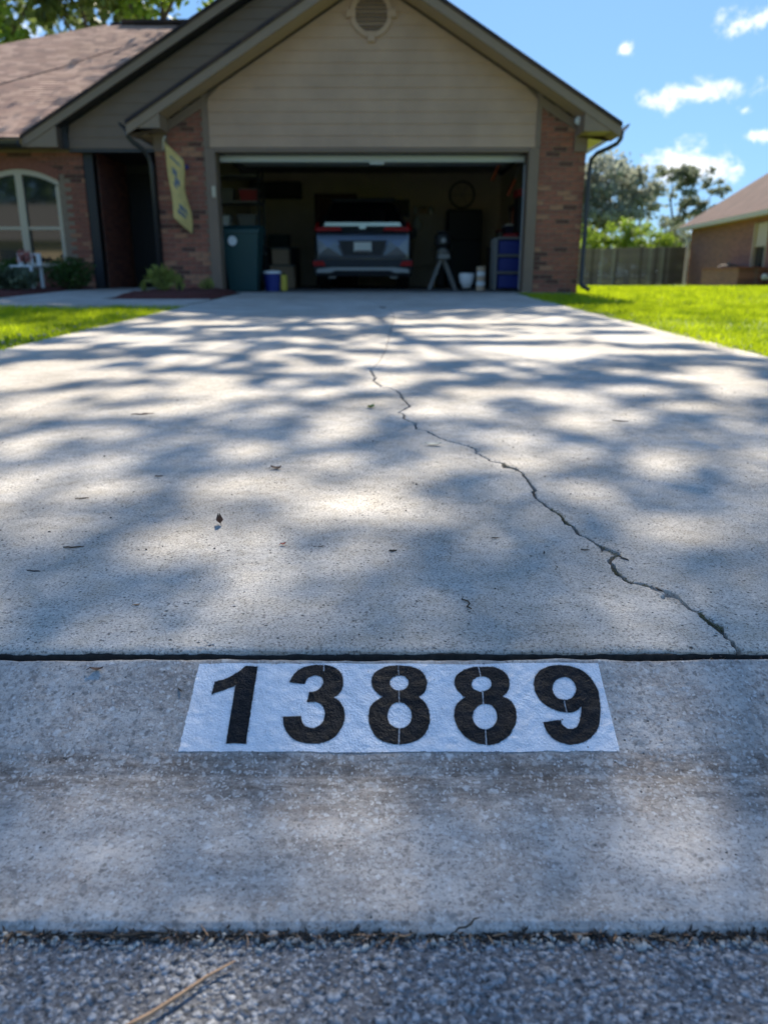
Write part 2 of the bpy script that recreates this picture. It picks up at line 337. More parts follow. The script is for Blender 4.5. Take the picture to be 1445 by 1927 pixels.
def obj(name, mb, m, parent=None, smooth=False, kind=None, label=None):
    me = bpy.data.meshes.new(name)
    v = mb.v
    if parent is not None:
        b = root_of(parent).location; v = [(p[0] - b.x, p[1] - b.y, p[2] - b.z) for p in v]
    me.from_pydata(v, [], mb.f); me.materials.append(MT[m] if isinstance(m, str) else m)
    if smooth: me.shade_smooth()
    o = bpy.data.objects.new(name, me); COL.objects.link(o); o.parent = parent
    if kind: o['kind'] = kind
    if label: o['label'] = label
    return o
def npobj(name, V, Fc, m, parent=None, smooth=False, kind=None):
    """V (n,3), Fc (m,k) arrays"""
    V = np.asarray(V, dtype=np.float32); Fc = np.asarray(Fc, dtype=np.int32)
    if parent is not None: b = root_of(parent).location; V = V - np.array([b.x, b.y, b.z], dtype=np.float32)
    me = bpy.data.meshes.new(name); k = Fc.shape[1]
    me.vertices.add(len(V)); me.vertices.foreach_set('co', V.ravel())
    me.loops.add(Fc.size); me.loops.foreach_set('vertex_index', Fc.ravel())
    me.polygons.add(len(Fc)); me.polygons.foreach_set('loop_start', np.arange(0, Fc.size, k, dtype=np.int32))
    me.update(calc_edges=True); me.validate()
    if smooth: me.shade_smooth()
    me.materials.append(MT[m] if isinstance(m, str) else m)
    o = bpy.data.objects.new(name, me); COL.objects.link(o); o.parent = parent
    if kind: o['kind'] = kind
    return o
def thing(name, label, cat, loc=(0, 0, 0), group=None):
    o = bpy.data.objects.new(name, None); COL.objects.link(o); o.location = loc; o.empty_display_size = .1
    o['label'] = label; o['category'] = cat
    if group: o['group'] = group
    return o
def tag(o, label, cat, group=None):
    o['label'] = label; o['category'] = cat
    if group: o['group'] = group
    return o
def vnoise(x, y, s, seed=0):
    """smooth value noise on arrays, 0..1"""
    r = np.random.RandomState(seed).rand(257, 257); x = np.asarray(x) * s + 57.3; y = np.asarray(y) * s + 31.7
    xi = np.floor(x).astype(int); yi = np.floor(y).astype(int); fx = x - xi; fy = y - yi; fx = fx * fx * (3 - 2 * fx); fy = fy * fy * (3 - 2 * fy)
    a = r[xi % 257, yi % 257]; b = r[(xi + 1) % 257, yi % 257]; c = r[xi % 257, (yi + 1) % 257]; d = r[(xi + 1) % 257, (yi + 1) % 257]
    return (a * (1 - fx) + b * fx) * (1 - fy) + (c * (1 - fx) + d * fx) * fy
def grid_faces(nr, nc, off=0):
    i = np.arange(nr - 1)[:, None] * nc + np.arange(nc - 1)[None, :] + off
    return np.stack([i, i + 1, i + nc + 1, i + nc], -1).reshape(-1, 4)

DIGITS = [('one', [(-178.7, 121.3), (-163.6, 121.3), (-164.1, 10.6), (-187.3, 11.1), (-187.9, 92.4), (-200.8, 85.8), (-215.7, 79.0), (-215.1, 97.7), (-201.1, 103.0), (-188.7, 111.2)], [], []), ('three', [(-119.9, 97.7), (-115.9, 108.4), (-107.6, 118.0), (-94.2, 122.7), (-78.3, 123.5), (-64.3, 119.4), (-54.8, 109.8), (-52.1, 99.0), (-52.8, 88.4), (-58.0, 79.2), (-63.3, 74.8), (-55.4, 68.9), (-49.4, 57.5), (-48.3, 45.1), (-51.6, 31.7), (-59.6, 19.8), (-71.9, 12.7), (-84.4, 10.8), (-99.2, 12.7), (-111.4, 19.8), (-120.1, 32.9), (-123.6, 47.1), (-101.4, 48.3), (-99.7, 40.2), (-94.5, 34.1), (-85.8, 31.7), (-78.5, 35.3), (-73.6, 42.7), (-72.5, 52.5), (-75.9, 62.6), (-83.8, 67.7), (-95.3, 68.2), (-93.6, 81.8), (-85.9, 83.2), (-79.7, 89.7), (-77.2, 97.7), (-79.4, 104.4), (-88.6, 107.1), (-97.4, 103.0), (-100.8, 94.5)], [], [[(-78.2, 126.3), (-77.3, 115.2)]]), ('eight', [(18.3, 122.7), (-0.4, 120.2), (-11.8, 111.2), (-15.5, 100.3), (-13.8, 89.7), (-8.2, 81.8), (-1.5, 76.7), (-10.3, 70.2), (-16.8, 61.3), (-18.6, 50.1), (-17.6, 37.8), (-12.1, 24.5), (-1.5, 14.4), (16.4, 10.1), (33.2, 12.5), (46.2, 21.0), (53.4, 32.9), (55.8, 47.6), (53.8, 61.3), (48.0, 71.5), (42.7, 75.9), (50.7, 83.2), (54.3, 95.0), (52.7, 107.1), (46.2, 115.8), (33.9, 121.3)], [[(31.4, 96.9), (30.4, 92.4), (27.7, 88.6), (23.8, 86.1), (19.2, 85.2), (14.6, 86.1), (10.7, 88.6), (8.1, 92.4), (7.2, 96.9), (8.2, 101.4), (10.8, 105.2), (14.8, 107.8), (19.5, 108.7), (24.2, 107.8), (28.1, 105.2), (30.6, 101.4)], [(34.2, 49.3), (32.9, 42.3), (29.5, 36.5), (24.5, 32.6), (18.8, 31.2), (13.1, 32.6), (8.3, 36.5), (5.0, 42.3), (3.9, 49.3), (5.1, 56.4), (8.4, 62.4), (13.4, 66.5), (19.3, 67.9), (25.2, 66.5), (30.1, 62.4), (33.3, 56.4)]], [[(18.6, 126.3), (18.8, 108.4)], [(18.9, 85.0), (18.9, 67.7)], [(18.4, 31.0), (17.6, 6.9)]]), ('eight', [(124.1, 121.9), (107.9, 119.4), (94.8, 111.2), (89.9, 100.3), (91.4, 88.4), (97.0, 80.5), (101.8, 76.7), (92.9, 68.9), (87.1, 57.5), (86.4, 43.9), (90.1, 30.5), (97.8, 19.8), (107.8, 12.7), (121.2, 9.7), (135.1, 12.0), (147.5, 19.8), (156.4, 31.7), (161.5, 45.1), (161.7, 60.1), (156.8, 70.2), (148.0, 75.9), (155.0, 83.2), (158.7, 93.7), (158.3, 105.7), (151.9, 115.2), (140.0, 120.8)], [[(136.7, 95.3), (135.3, 90.9), (132.1, 87.2), (127.6, 84.8), (122.6, 83.9), (117.8, 84.8), (113.8, 87.2), (111.3, 90.9), (110.7, 95.3), (112.0, 99.7), (115.2, 103.4), (119.7, 105.9), (124.8, 106.8), (129.7, 105.9), (133.7, 103.4), (136.1, 99.7)], [(138.5, 47.8), (136.6, 40.9), (132.7, 35.0), (127.5, 31.1), (121.6, 29.8), (116.1, 31.1), (111.6, 35.0), (108.8, 40.9), (108.2, 47.8), (110.0, 54.9), (113.8, 60.9), (119.2, 65.0), (125.2, 66.4), (130.9, 65.0), (135.4, 60.9), (138.1, 54.9)]], [[(122.0, 126.3), (123.7, 107.1)], [(123.9, 83.7), (123.4, 66.4)], [(122.3, 29.8), (121.5, 6.9)]]), ('nine', [(193.4, 39.0), (196.2, 26.9), (203.0, 16.2), (212.7, 11.1), (222.8, 9.2), (235.8, 11.5), (249.0, 19.8), (259.1, 32.9), (264.8, 50.1), (268.0, 67.7), (268.8, 85.8), (264.2, 101.7), (255.2, 113.9), (242.7, 120.2), (229.3, 122.1), (215.4, 120.8), (202.0, 115.2), (193.2, 104.4), (189.7, 91.0), (190.9, 77.9), (196.9, 66.4), (207.5, 57.5), (219.8, 53.0), (233.0, 53.8), (244.2, 61.3), (240.5, 47.6), (235.0, 35.3), (227.6, 30.0), (221.3, 30.5), (215.7, 35.3), (214.6, 41.4)], [[(238.9, 78.6), (234.4, 73.5), (228.7, 70.5), (222.9, 70.0), (217.6, 72.0), (213.9, 76.4), (212.1, 82.4), (212.6, 89.2), (215.3, 95.7), (219.9, 101.0), (225.7, 104.1), (231.7, 104.6), (237.0, 102.5), (240.8, 97.9), (242.5, 91.8), (241.8, 85.0)]], [[(223.9, 68.9), (224.5, 50.1)]])]
CRACK = [(-0.063, 3.633), (-0.054, 3.493), (-0.038, 3.379), (-0.044, 3.286), (-0.01, 3.129), (0.025, 3.102), (0.047, 3.036), (0.061, 2.973), (0.068, 2.831), (0.093, 2.701), (0.072, 2.641), (0.046, 2.582), (0.063, 2.554), (0.065, 2.473), (0.081, 2.43), (0.1, 2.405), (0.099, 2.309), (0.124, 2.286), (0.152, 2.22), (0.192, 2.144), (0.232, 2.092), (0.251, 2.061), (0.247, 2.012), (0.261, 1.971), (0.276, 1.921), (0.3, 1.899), (0.308, 1.863), (0.329, 1.832), (0.336, 1.798), (0.334, 1.765), (0.334, 1.706), (0.339, 1.667), (0.327, 1.614), (0.333, 1.579), (0.338, 1.557), (0.34, 1.531), (0.354, 1.503), (0.356, 1.452), (0.361, 1.405), (0.366, 1.366), (0.377, 1.337), (0.39, 1.304), (0.404, 1.26), (0.388, 1.238), (0.383, 1.204), (0.384, 1.17), (0.392, 1.14), (0.411, 1.131), (0.428, 1.113), (0.437, 1.105), (0.438, 1.083), (0.447, 1.058), (0.452, 1.044), (0.458, 1.019), (0.464, 0.992), (0.466, 0.969), (0.469, 0.951), (0.472, 0.936), (0.472, 0.919)]
CRACK2 = [(-0.24, 10.461), (-0.149, 9.918), (-0.039, 9.092), (0.069, 8.209), (0.094, 7.196), (0.049, 5.853), (0.018, 4.736), (-0.02, 3.969), (-0.064, 3.651)]
GAPS = [(-0.94, 4.61, 0.19, 0.34, 1), (-0.61, 4.11, 0.11, 0.18, 1), (-0.48, 4.45, 0.08, 0.13, 1), (-1.58, 3.85, 0.26, 0.16, 1), (-1.04, 4.0, 0.24, 0.2, 1), (-0.72, 3.81, 0.08, 0.12, 1), (-0.44, 3.89, 0.08, 0.12, 1), (-1.51, 3.27, 0.12, 0.18, 1), (-0.9, 3.42, 0.09, 0.15, 1), (-1.01, 3.01, 0.23, 0.21, 1), (-0.61, 3.01, 0.15, 0.21, 1), (-0.4, 3.26, 0.08, 0.1, 1), (-0.26, 3.0, 0.1, 0.11, 1), (-1.19, 2.63, 0.15, 0.2, 1), (-0.76, 2.65, 0.13, 0.15, 1), (-0.37, 2.64, 0.09, 0.1, 1), (-1.01, 2.11, 0.08, 0.14, 1), (-0.85, 2.29, 0.08, 0.08, 0.7), (-0.62, 2.17, 0.09, 0.07, 0.6), (-0.83, 1.81, 0.09, 0.11, 0.8), (-0.12, 2.35, 0.08, 0.17, 0.7), (-0.13, 1.96, 0.07, 0.08, 0.6), (-0.34, 1.72, 0.08, 0.1, 1), (-0.21, 1.72, 0.06, 0.1, 0.9), (-0.09, 1.6, 0.08, 0.1, 1), (0.51, 4.38, 0.13, 0.16, 1), (0.04, 3.81, 0.1, 0.12, 1), (0.53, 3.62, 0.11, 0.11, 1), (0.6, 3.45, 0.08, 0.1, 1), (0.75, 3.81, 0.1, 0.14, 1), (1.03, 4.28, 0.17, 0.15, 1), (-0.21, 3.04, 0.07, 0.12, 1), (-0.01, 3.23, 0.13, 0.12, 0.9), (0.34, 3.01, 0.13, 0.13, 1), (0.61, 2.93, 0.12, 0.17, 1), (0.21, 2.69, 0.14, 0.16, 1), (-0.12, 2.5, 0.1, 0.19, 0.8), (0.63, 2.43, 0.08, 0.17, 1), (0.37, 2.21, 0.1, 0.1, 0.9), (0.15, 2.14, 0.07, 0.08, 0.5), (0.13, 1.93, 0.12, 0.08, 0.6), (-0.01, 1.58, 0.1, 0.1, 1), (0.16, 1.5, 0.05, 0.06, 0.8), (0.4, 1.93, 0.08, 0.1, 0.8), (0.43, 1.68, 0.05, 0.08, 0.7), (0.48, 1.65, 0.05, 0.08, 0.8), (0.56, 1.44, 0.1, 0.06, 1), (0.73, 1.46, 0.04, 0.06, 0.8), (0.79, 1.65, 0.03, 0.04, 0.4), (0.33, 1.3, 0.05, 0.03, 0.4), (0.46, 1.21, 0.04, 0.06, 0.3), (1.06, 2.71, 0.15, 0.1, 0.9), (0.77, 2.61, 0.11, 0.12, 0.8), (0.97, 2.03, 0.09, 0.09, 0.7), (0.51, 2.03, 0.09, 0.08, 0.8), (1.51, 3.58, 0.2, 0.11, 1), (1.4, 2.99, 0.12, 0.1, 0.8), (0.96, 3.05, 0.15, 0.13, 0.9), (0.6, 6.53, 0.7, 0.28, 1), (-0.88, 5.86, 0.43, 0.18, 1), (-1.62, 5.07, 0.41, 0.21, 1), (-0.08, 5.06, 0.27, 0.17, 1), (1.26, 6.78, 0.45, 0.48, 1), (1.63, 5.07, 0.34, 0.28, 1), (-0.37, 6.69, 0.45, 0.24, 1), (-1.49, 6.46, 0.35, 0.22, 1), (1.17, 5.64, 0.34, 0.21, 0.9), (0.36, 5.43, 0.22, 0.12, 0.8), (1.21, 4.74, 0.19, 0.15, 0.8), (-1.97, 4.6, 0.25, 0.2, 1), (-0.38, 1.39, 0.06, 0.08, 0.9), (-0.65, 1.44, 0.08, 0.07, 0.6), (-0.2, 1.1, 0.06, 0.1, 0.9), (0.07, 1.13, 0.05, 0.08, 0.5), (-0.37, 0.99, 0.04, 0.05, 0.7), (-0.82, 1.66, 0.06, 0.21, 0.8), (-0.6, 1.16, 0.03, 0.04, 0.3), (0.24, 0.92, 0.03, 0.036, 0.8), (-0.39, 0.88, 0.08, 0.053, 0.3), (-0.09, 0.89, 0.06, 0.041, 0.35), (-0.36, 0.67, 0.05, 0.05, 0.3), (0.02, 0.71, 0.06, 0.037, 0.2)]

# ------------------------------------------------------------------ heights
S_Y0, S_Z0, S_K = .917, .099, .0183
def slab_z(Y): return S_Z0 + S_K * (Y - S_Y0)
def yard_z(Y):
    Y = np.asarray(Y, dtype=float)
    return np.where(Y < 12.6, slab_z(Y), np.where(Y < 19, .312, np.where(Y < 38, .312 - (Y - 19) * .0138, .05))) - .03
DX0, DX1 = -2.2, 2.03                       # driveway edges

# ------------------------------------------------------------------ setting: road
def road():
    xs = np.linspace(-60, 60, 61); ys = np.array([-9, -4, -1.5, .0, .25, .40, .48, .54, .5515])
    X, Y = np.meshgrid(xs, ys); Z = np.zeros_like(X)
    npobj('road', np.stack([X.ravel(), Y.ravel(), Z.ravel()], 1), grid_faces(len(ys), len(xs)), 'asphalt')['kind'] = 'structure'
road()
ICO = None
def ico():
    t = (1 + 5 ** .5) / 2
    v = np.array([(-1, t, 0), (1, t, 0), (-1, -t, 0), (1, -t, 0), (0, -1, t), (0, 1, t), (0, -1, -t), (0, 1, -t), (t, 0, -1), (t, 0, 1), (-t, 0, -1), (-t, 0, 1)], float)
    f = np.array([(0, 11, 5), (0, 5, 1), (0, 1, 7), (0, 7, 10), (0, 10, 11), (1, 5, 9), (5, 11, 4), (11, 10, 2), (10, 7, 6), (7, 1, 8), (3, 9, 4), (3, 4, 2), (3, 2, 6), (3, 6, 8), (3, 8, 9), (4, 9, 5), (2, 4, 11), (6, 2, 10), (8, 6, 7), (9, 8, 1)])
    return v / np.linalg.norm(v[0]), f
def scatter_stones(name, pos, rad, m, kind='stuff', flat=.6, parent=None):
    v, f = ico(); n = len(pos)
    A = RS.rand(n) * 6.28; ca, sa = np.cos(A), np.sin(A)
    S = rad[:, None] * (0.65 + .7 * RS.rand(n, 3)); S[:, 2] *= flat
    W = v[None] * (1 + .25 * (RS.rand(n, 12, 1) - .5)) * S[:, None, :]
    Q = np.stack([W[..., 0] * ca[:, None] - W[..., 1] * sa[:, None], W[..., 0] * sa[:, None] + W[..., 1] * ca[:, None], W[..., 2]], -1) + pos[:, None, :]
    return npobj(name, Q.reshape(-1, 3), (f[None] + (np.arange(n) * 12)[:, None, None]).reshape(-1, 3), m, kind=kind, parent=parent)
n = 42000
px_ = RS.uniform(-.62, .62, n); py_ = RS.uniform(.24, .550, n)
scatter_stones('asphalt_aggregate', np.stack([px_, py_, RS.uniform(-.0016, .0002, n)], 1), RS.gamma(2.6, .00062, n) + .0007, 'stone', flat=.45)

# ------------------------------------------------------------------ setting: curb
PROF = [(.549, -.03), (.5505, .0015), (.5525, .0055), (.558, .0092), (.568, .0112), (.60, .0115), (.66, .0125), (.72, .0165), (.755, .0215), (.772, .0275), (.7832, .0325),
        (.8985, .0878), (.9025, .0892), (.9065, .0878), (.9085, .083), (.9095, .04)]
def curb():
    P = np.array(PROF); seg = np.hypot(*np.diff(P, axis=0).T); s = np.concatenate([[0], np.cumsum(seg)])
    ss = np.unique(np.concatenate([s, np.arange(0, s[-1], .0028)])); py = np.interp(ss, s, P[:, 0]); pz = np.interp(ss, s, P[:, 1])
    xs = np.unique(np.round(np.concatenate([np.arange(-.78, .7801, .0032), np.linspace(-.78, -9, 60), np.linspace(.78, 9, 60)]), 4))
    X, Y = np.meshgrid(xs, py); Z = np.repeat(pz[:, None], len(xs), 1)
    amp = np.clip((pz - .0)[:, None] / .01, 0, 1)
    d = (vnoise(X, Y, 45, 1) - .5) * .0016 + (vnoise(X, Y, 110, 2) - .5) * .0011 + (vnoise(X, Y, 8, 3) - .5) * .003
    onp = ((py > .7832) & (py < .8985))[:, None]
    Z = Z + np.where(onp, d * .8, d) * amp
    back = np.clip((Y - .8995) / .006, 0, 1); front = np.clip((.560 - Y) / .008, 0, 1)
    Y = Y + back * ((vnoise(X, Y * 0, 30, 4) - .55) * .006 - np.clip(vnoise(X, Y * 0, 14, 5) - .72, 0, 1) * .02) + front * (vnoise(X, Y * 0, 22, 6) - .5) * .007
    o = npobj('curb', np.stack([X.ravel(), Y.ravel(), Z.ravel()], 1), grid_faces(len(ss), len(xs)), 'curb', smooth=True); o['kind'] = 'structure'
curb()
def slope_pt(u, v, lift):          # panel plane: u along the curb, v up the slope (metres)
    c, s_ = .90166, .43245
    y = .7832 + v * c; z = .0325 + v * s_
    return u, y, z, c, s_
def curb_disp(X, Y):
    return (vnoise(X, Y, 45, 1) - .5) * .0016 + (vnoise(X, Y, 110, 2) - .5) * .0011 + (vnoise(X, Y, 8, 3) - .5) * .003
def inside(px, py, poly):
    c = np.zeros(px.shape, bool); n = len(poly); j = n - 1
    for i in range(n):
        xi, yi = poly[i]; xj, yj = poly[j]
        if yi != yj: c ^= ((yi > py) != (yj > py)) & (px < (xj - xi) * (py - yi) / (yj - yi) + xi)
        j = i
    return c
def segdist(px, py, a, b):
    ax, ay = a; bx, by = b; dx, dy = bx - ax, by - ay; t = np.clip(((px - ax) * dx + (py - ay) * dy) / (dx * dx + dy * dy + 1e-12), 0, 1)
    return np.hypot(px - ax - t * dx, py - ay - t * dy)
def spline(pts, closed_sharp):
    """Catmull-Rom through the outline; corners sharper than 50 degrees stay sharp"""
    P = [Vector((x, y, 0)) for x, y in pts]; n = len(P); out = []
    sharp = []
    for i in range(n):
        a = (P[i] - P[i - 1]).normalized(); b = (P[(i + 1) % n] - P[i]).normalized(); sharp.append(a.dot(b) < closed_sharp)
    for i in range(n):
        p1, p2 = P[i], P[(i + 1) % n]; p0 = P[i - 1] if not sharp[i] else p1 * 2 - p2; p3 = P[(i + 2) % n] if not sharp[(i + 1) % n] else p2 * 2 - p1
        for k in range(6):
            t = k / 6; q = .5 * ((2 * p1) + (p2 - p0) * t + (2 * p0 - 5 * p1 + 4 * p2 - p3) * t * t + (3 * p1 - p0 - 3 * p2 + p3) * t ** 3); out.append((q.x, q.y))
    return out
def painted_sheet(name, x0, x1, y0, y1, step, keep, lift, m, parent):
    xs = np.arange(x0, x1 + step, step); ys = np.arange(y0, y1 + step, step); X, Y = np.meshgrid(xs, ys)
    cx = (X[:-1, :-1] + X[1:, 1:]) / 2; cy = (Y[:-1, :-1] + Y[1:, 1:]) / 2
    k = keep(cx, cy).ravel(); F = grid_faces(len(ys), len(xs))[k]
    u = X.ravel() / 1000; v = Y.ravel() / 1000
    yy = .7832 + v * .90166; zz = .0325 + v * .43245
    zz = zz + curb_disp(u, yy) * .8 + lift / .90166
    used = np.unique(F); remap = np.zeros(len(u), int); remap[used] = np.arange(len(used))
    V = np.stack([u, yy, zz], 1)[used]
    return npobj(name, V, remap[F], m, parent=parent, smooth=True)
def number_sign():
    t = thing('house_number', 'white painted rectangle with stencilled black number 13889 on the sloping curb face', 'house number', (0, .84, .06))
    def keep(x, y):
        w = (vnoise(x, y, .8, 21) - .5) * .9 + (vnoise(x, y, .12, 22) - .5) * .6
        xl = -242 + y * .02; xr = 277.5 + y * .003
        d = np.minimum(np.minimum(x - xl, xr - x), np.minimum(y - .8, 126.6 - y)); return d + w > 0
    painted_sheet('paint_panel', -246, 282, -3, 129, .9, keep, .0005, 'paint', t)
    for (nm, outline, holes, gaps) in DIGITS:
        poly = spline(outline, .55 if nm != 'one' else .9)
        hs = [spline(h, -2) for h in holes]
        xs = [p[0] for p in poly]; ys = [p[1] for p in poly]
        def keep(x, y):
            lo = np.full(x.shape, 1e9)
            for pl in [poly] + hs:
                for i in range(len(pl)): lo = np.minimum(lo, segdist(x, y, pl[i], pl[(i + 1) % len(pl)]))
            ins = inside(x, y, poly)
            for h in hs: ins &= ~inside(x, y, h)
            sd = np.where(ins, lo, -lo)
            for a, b in gaps: sd = np.minimum(sd, segdist(x, y, a, b) - .8)
            w = (vnoise(x, y, 1.3, 23) - .5) * .9 + (vnoise(x, y, .35, 24) - .5) * .7
            spray = (sd > -3.2) & (np.random.RandomState(5).rand(*x.shape) < np.exp(sd / .8) * .55)
            return (sd + w > 0) | spray
        painted_sheet('digit', min(xs) - 4, max(xs) + 4, min(ys) - 4, max(ys) + 4, .42, keep, .0009, 'ink', t)
number_sign()

# ------------------------------------------------------------------ setting: driveway slabs
JY = 3.633
def crack_edges(pts, Ys, w0, w1, seed):
    """left and right lips of the crack at the rows Ys"""
    P = np.array(sorted(pts, key=lambda p: p[1])); x = np.interp(Ys, P[:, 1], P[:, 0])
    x = x + (vnoise(Ys, Ys * 0, 60, seed) - .5) * .010 + (vnoise(Ys, Ys * 0, 230, seed + 1) - .5) * .004
    sl = np.gradient(x, Ys); w = w0 + (w1 - w0) * (Ys - Ys[0]) / (Ys[-1] - Ys[0]); w = w * (.6 + .9 * vnoise(Ys, Ys * 0, 25, seed + 2)) * np.sqrt(1 + np.minimum(sl * sl, 9))
    return x - w / 2, x + w / 2
def make_slab(name, Y0, Y1, crack, w0, w1, nrow, power, amp, seed, ncol=150):
    t = np.linspace(0, 1, nrow) ** power; Ys = Y0 + (Y1 - Y0) * t
    xl, xr = crack_edges(crack, Ys, w0, w1, seed)
    # chips broken out along the crack
    if seed == 31:
        for (cy, hw, hh) in ((1.081, .013, .016), (1.278, .010, .016), (.985, .004, .012), (1.86, .010, .02)):
            g = np.exp(-((Ys - cy) / hh) ** 2) * hw; xl -= g * .8; xr += g
    V = []; F = []; off = 0
    def add(xin, xout, flip):
        nonlocal off
        tc = np.linspace(0, 1, ncol) ** 1.5
        rows = [];
        X = xin[:, None] + (xout - xin)[:, None] * tc[None]; Y = np.repeat(Ys[:, None], ncol, 1)
        Z = slab_z(Y) + ((vnoise(X, Y, 40, 7) - .5) * .0012 + (vnoise(X, Y, 95, 8) - .5) * .0011) * amp + (vnoise(X, Y, 3, 9) - .5) * .004
        d = np.abs(X - xin[:, None]); Z -= .0022 * np.exp(-d / .003)
        if Y0 < 1:                                     # tooled front edge, slightly ragged
            e = Y - Y0; Z -= .004 * np.exp(-(e / .005)); Y = Y + np.exp(-e / .01) * (vnoise(X, Y * 0, 18, 10) - .5) * .005
        else: e = Y - Y0; Z -= .004 * np.exp(-(e / .01))
        e = Y1 - Y; Z -= .004 * np.exp(-(e / .012))
        # skirts: inner lip and front edge
        G = np.stack([X, Y, Z], -1); lip = G[:, :1].copy(); lip[..., 2] -= .055; G = np.concatenate([lip, G], 1)
        fr = G[:1].copy(); fr[..., 2] -= .05; fr[..., 1] += .001; bk = G[-1:].copy(); bk[..., 2] -= .04
        G = np.concatenate([fr, G, bk], 0); nr, nc = G.shape[:2]
        f = grid_faces(nr, nc, off)
        if flip: f = f[:, ::-1]
        V.append(G.reshape(-1, 3)); F.append(f); off += nr * nc
    side = lambda x: np.full_like(Ys, x)
    flare = np.clip((1.6 - Ys) / .7, 0, 1) ** 2 * .8
    rag = (vnoise(Ys, Ys * 0, 5, seed + 5) - .5) * .03
    add(xl, side(DX0) - flare + rag, True); add(xr, side(DX1) + flare + rag, False)
    o = npobj(name, np.concatenate(V), np.concatenate(F), 'slab', smooth=True); o['kind'] = 'structure'
    md = o.modifiers.new('edge', 'EDGE_SPLIT'); md.split_angle = R(50)
    return xl, xr, Ys
CR = make_slab('driveway', .917, JY - .003, CRACK, .0064, .0085, 560, 1.6, 1.0, 31)
CR2 = make_slab('driveway', JY + .004, 12.50, CRACK2, .003, .006, 160, 1.0, .6, 51, 60)
mb = MB().box(-2.18, 2.01, .909, 12.5, -.1, .045); 
mb.f = mb.f; mb.v = [(x, y, z if z < 0 else (float(slab_z(y)) - .052)) for x, y, z in mb.v]
o = obj('driveway_bed', mb, 'dirt_shade'); o['kind'] = 'structure'
# loose chips and moss lodged in the crack, leaf litter in the joint, grit on the slab
def chip(pts, z, m='slab'):
    b = MB(); n = len(pts); b.poly([(x, y, z - .012) for x, y in pts] + [(x, y, z) for x, y in pts], [tuple(range(n, 2 * n))] + [(i, (i + 1) % n, (i + 1) % n + n, i + n) for i in range(n)])
    return b
c1 = [(.436, 1.070), (.445, 1.066), (.455, 1.073), (.458, 1.082), (.448, 1.092), (.436, 1.096), (.430, 1.084)]
c1 = [(x - .002, y) for x, y in c1]
tag(obj('concrete_chip', chip(c1, .0955), 'slab'), 'loose oval chip of pale concrete in the crack, nearest the curb', 'concrete chip')
c2 = [(.389, 1.262), (.396, 1.258), (.404, 1.268), (.402, 1.284), (.394, 1.296), (.386, 1.284)]
tag(obj('concrete_chip', chip(c2, .0995), 'slab'), 'narrow wedge of broken concrete where the crack forks in mid slab', 'concrete chip')
def fibres(name, pts, spread, n, ln, m, r=.0004):
    V = []; F = []
    for k in range(n):
        c = pts[RS.randint(len(pts))]; a = RS.rand() * 6.28; l = ln * (.4 + RS.rand()); e = (RS.rand() - .35) * .5
        p = np.array(c) + np.array([RS.randn() * spread[0], RS.randn() * spread[1], abs(RS.randn()) * spread[2]])
        d = np.array([math.cos(a), math.sin(a), e]) * l; s_ = np.array([-math.sin(a), math.cos(a), .5]) * r
        o = len(V); V += [p - s_, p + s_, p + d + s_ * .3, p + d * .5 - s_ * 1.5]; F.append((o, o + 1, o + 2, o + 3))
    return npobj(name, V, F, m, kind='stuff')
xl, xr, Ys = CR
def at_crack(y): i = int(np.argmin(abs(Ys - y))); return ((xl[i] + xr[i]) / 2, y, float(slab_z(y)) - .004)
moss_pts = [at_crack(y) for y in list(np.linspace(.975, 1.03, 14)) + list(np.linspace(1.42, 1.52, 12)) + list(np.linspace(1.13, 1.2, 8)) + list(np.linspace(1.85, 1.9, 6)) + list(np.linspace(1.24, 1.31, 8))]
fibres('crack_moss', moss_pts, (.003, .003, .002), 800, .006, 'moss')
lit = [(x, .9125, .078) for x in np.linspace(.40, .62, 60)]
fibres('joint_litter', lit, (.01, .0015, .0035), 900, .008, 'leaf_dead', .0011)
lit2 = [(x, .912, .066) for x in np.linspace(-.7, .45, 200)]
fibres('joint_grit', lit2, (.01, .001, .002), 900, .006, 'dirt_shade', .0009)
lit3 = [(x, .5485, .002) for x in np.linspace(-.5, .5, 200)]
fibres('gutter_litter', lit3, (.01, .0025, .0015), 420, .012, 'twig_tan', .0004)
fibres('gutter_litter', lit3, (.01, .003, .002), 1300, .008, 'dirt_shade', .0009)
n = 900; X = RS.uniform(-.5, .5, n); scatter_stones('gutter_gravel', np.stack([X, .5455 + RS.randn(n) * .005, RS.uniform(0, .003, n)], 1), RS.gamma(2, .0006, n) + .0007, mat('gutter_gravel', (.2, .19, .18), .8, .5, 80, col2=(.4, .4, .38)))
n = 1500; X = RS.uniform(-1.6, 1.6, n); Y = RS.uniform(.93, 3.4, n); scatter_stones('grit', np.stack([X, Y, slab_z(Y) + .0006], 1), RS.gamma(2, .00035, n) + .0004, 'twig')

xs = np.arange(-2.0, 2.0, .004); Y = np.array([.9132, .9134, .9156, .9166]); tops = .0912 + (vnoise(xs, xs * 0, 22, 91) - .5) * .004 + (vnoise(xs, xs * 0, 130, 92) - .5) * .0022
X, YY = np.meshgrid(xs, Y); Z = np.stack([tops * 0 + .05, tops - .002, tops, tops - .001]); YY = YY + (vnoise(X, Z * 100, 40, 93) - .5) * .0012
npobj('joint_dark_strip', np.stack([X.ravel(), YY.ravel(), Z.ravel()], 1), grid_faces(4, len(xs)), 'dirt_shade', smooth=True)['kind'] = 'structure'  # dark strip before the slab front: joint grime plus the face's shade as colour
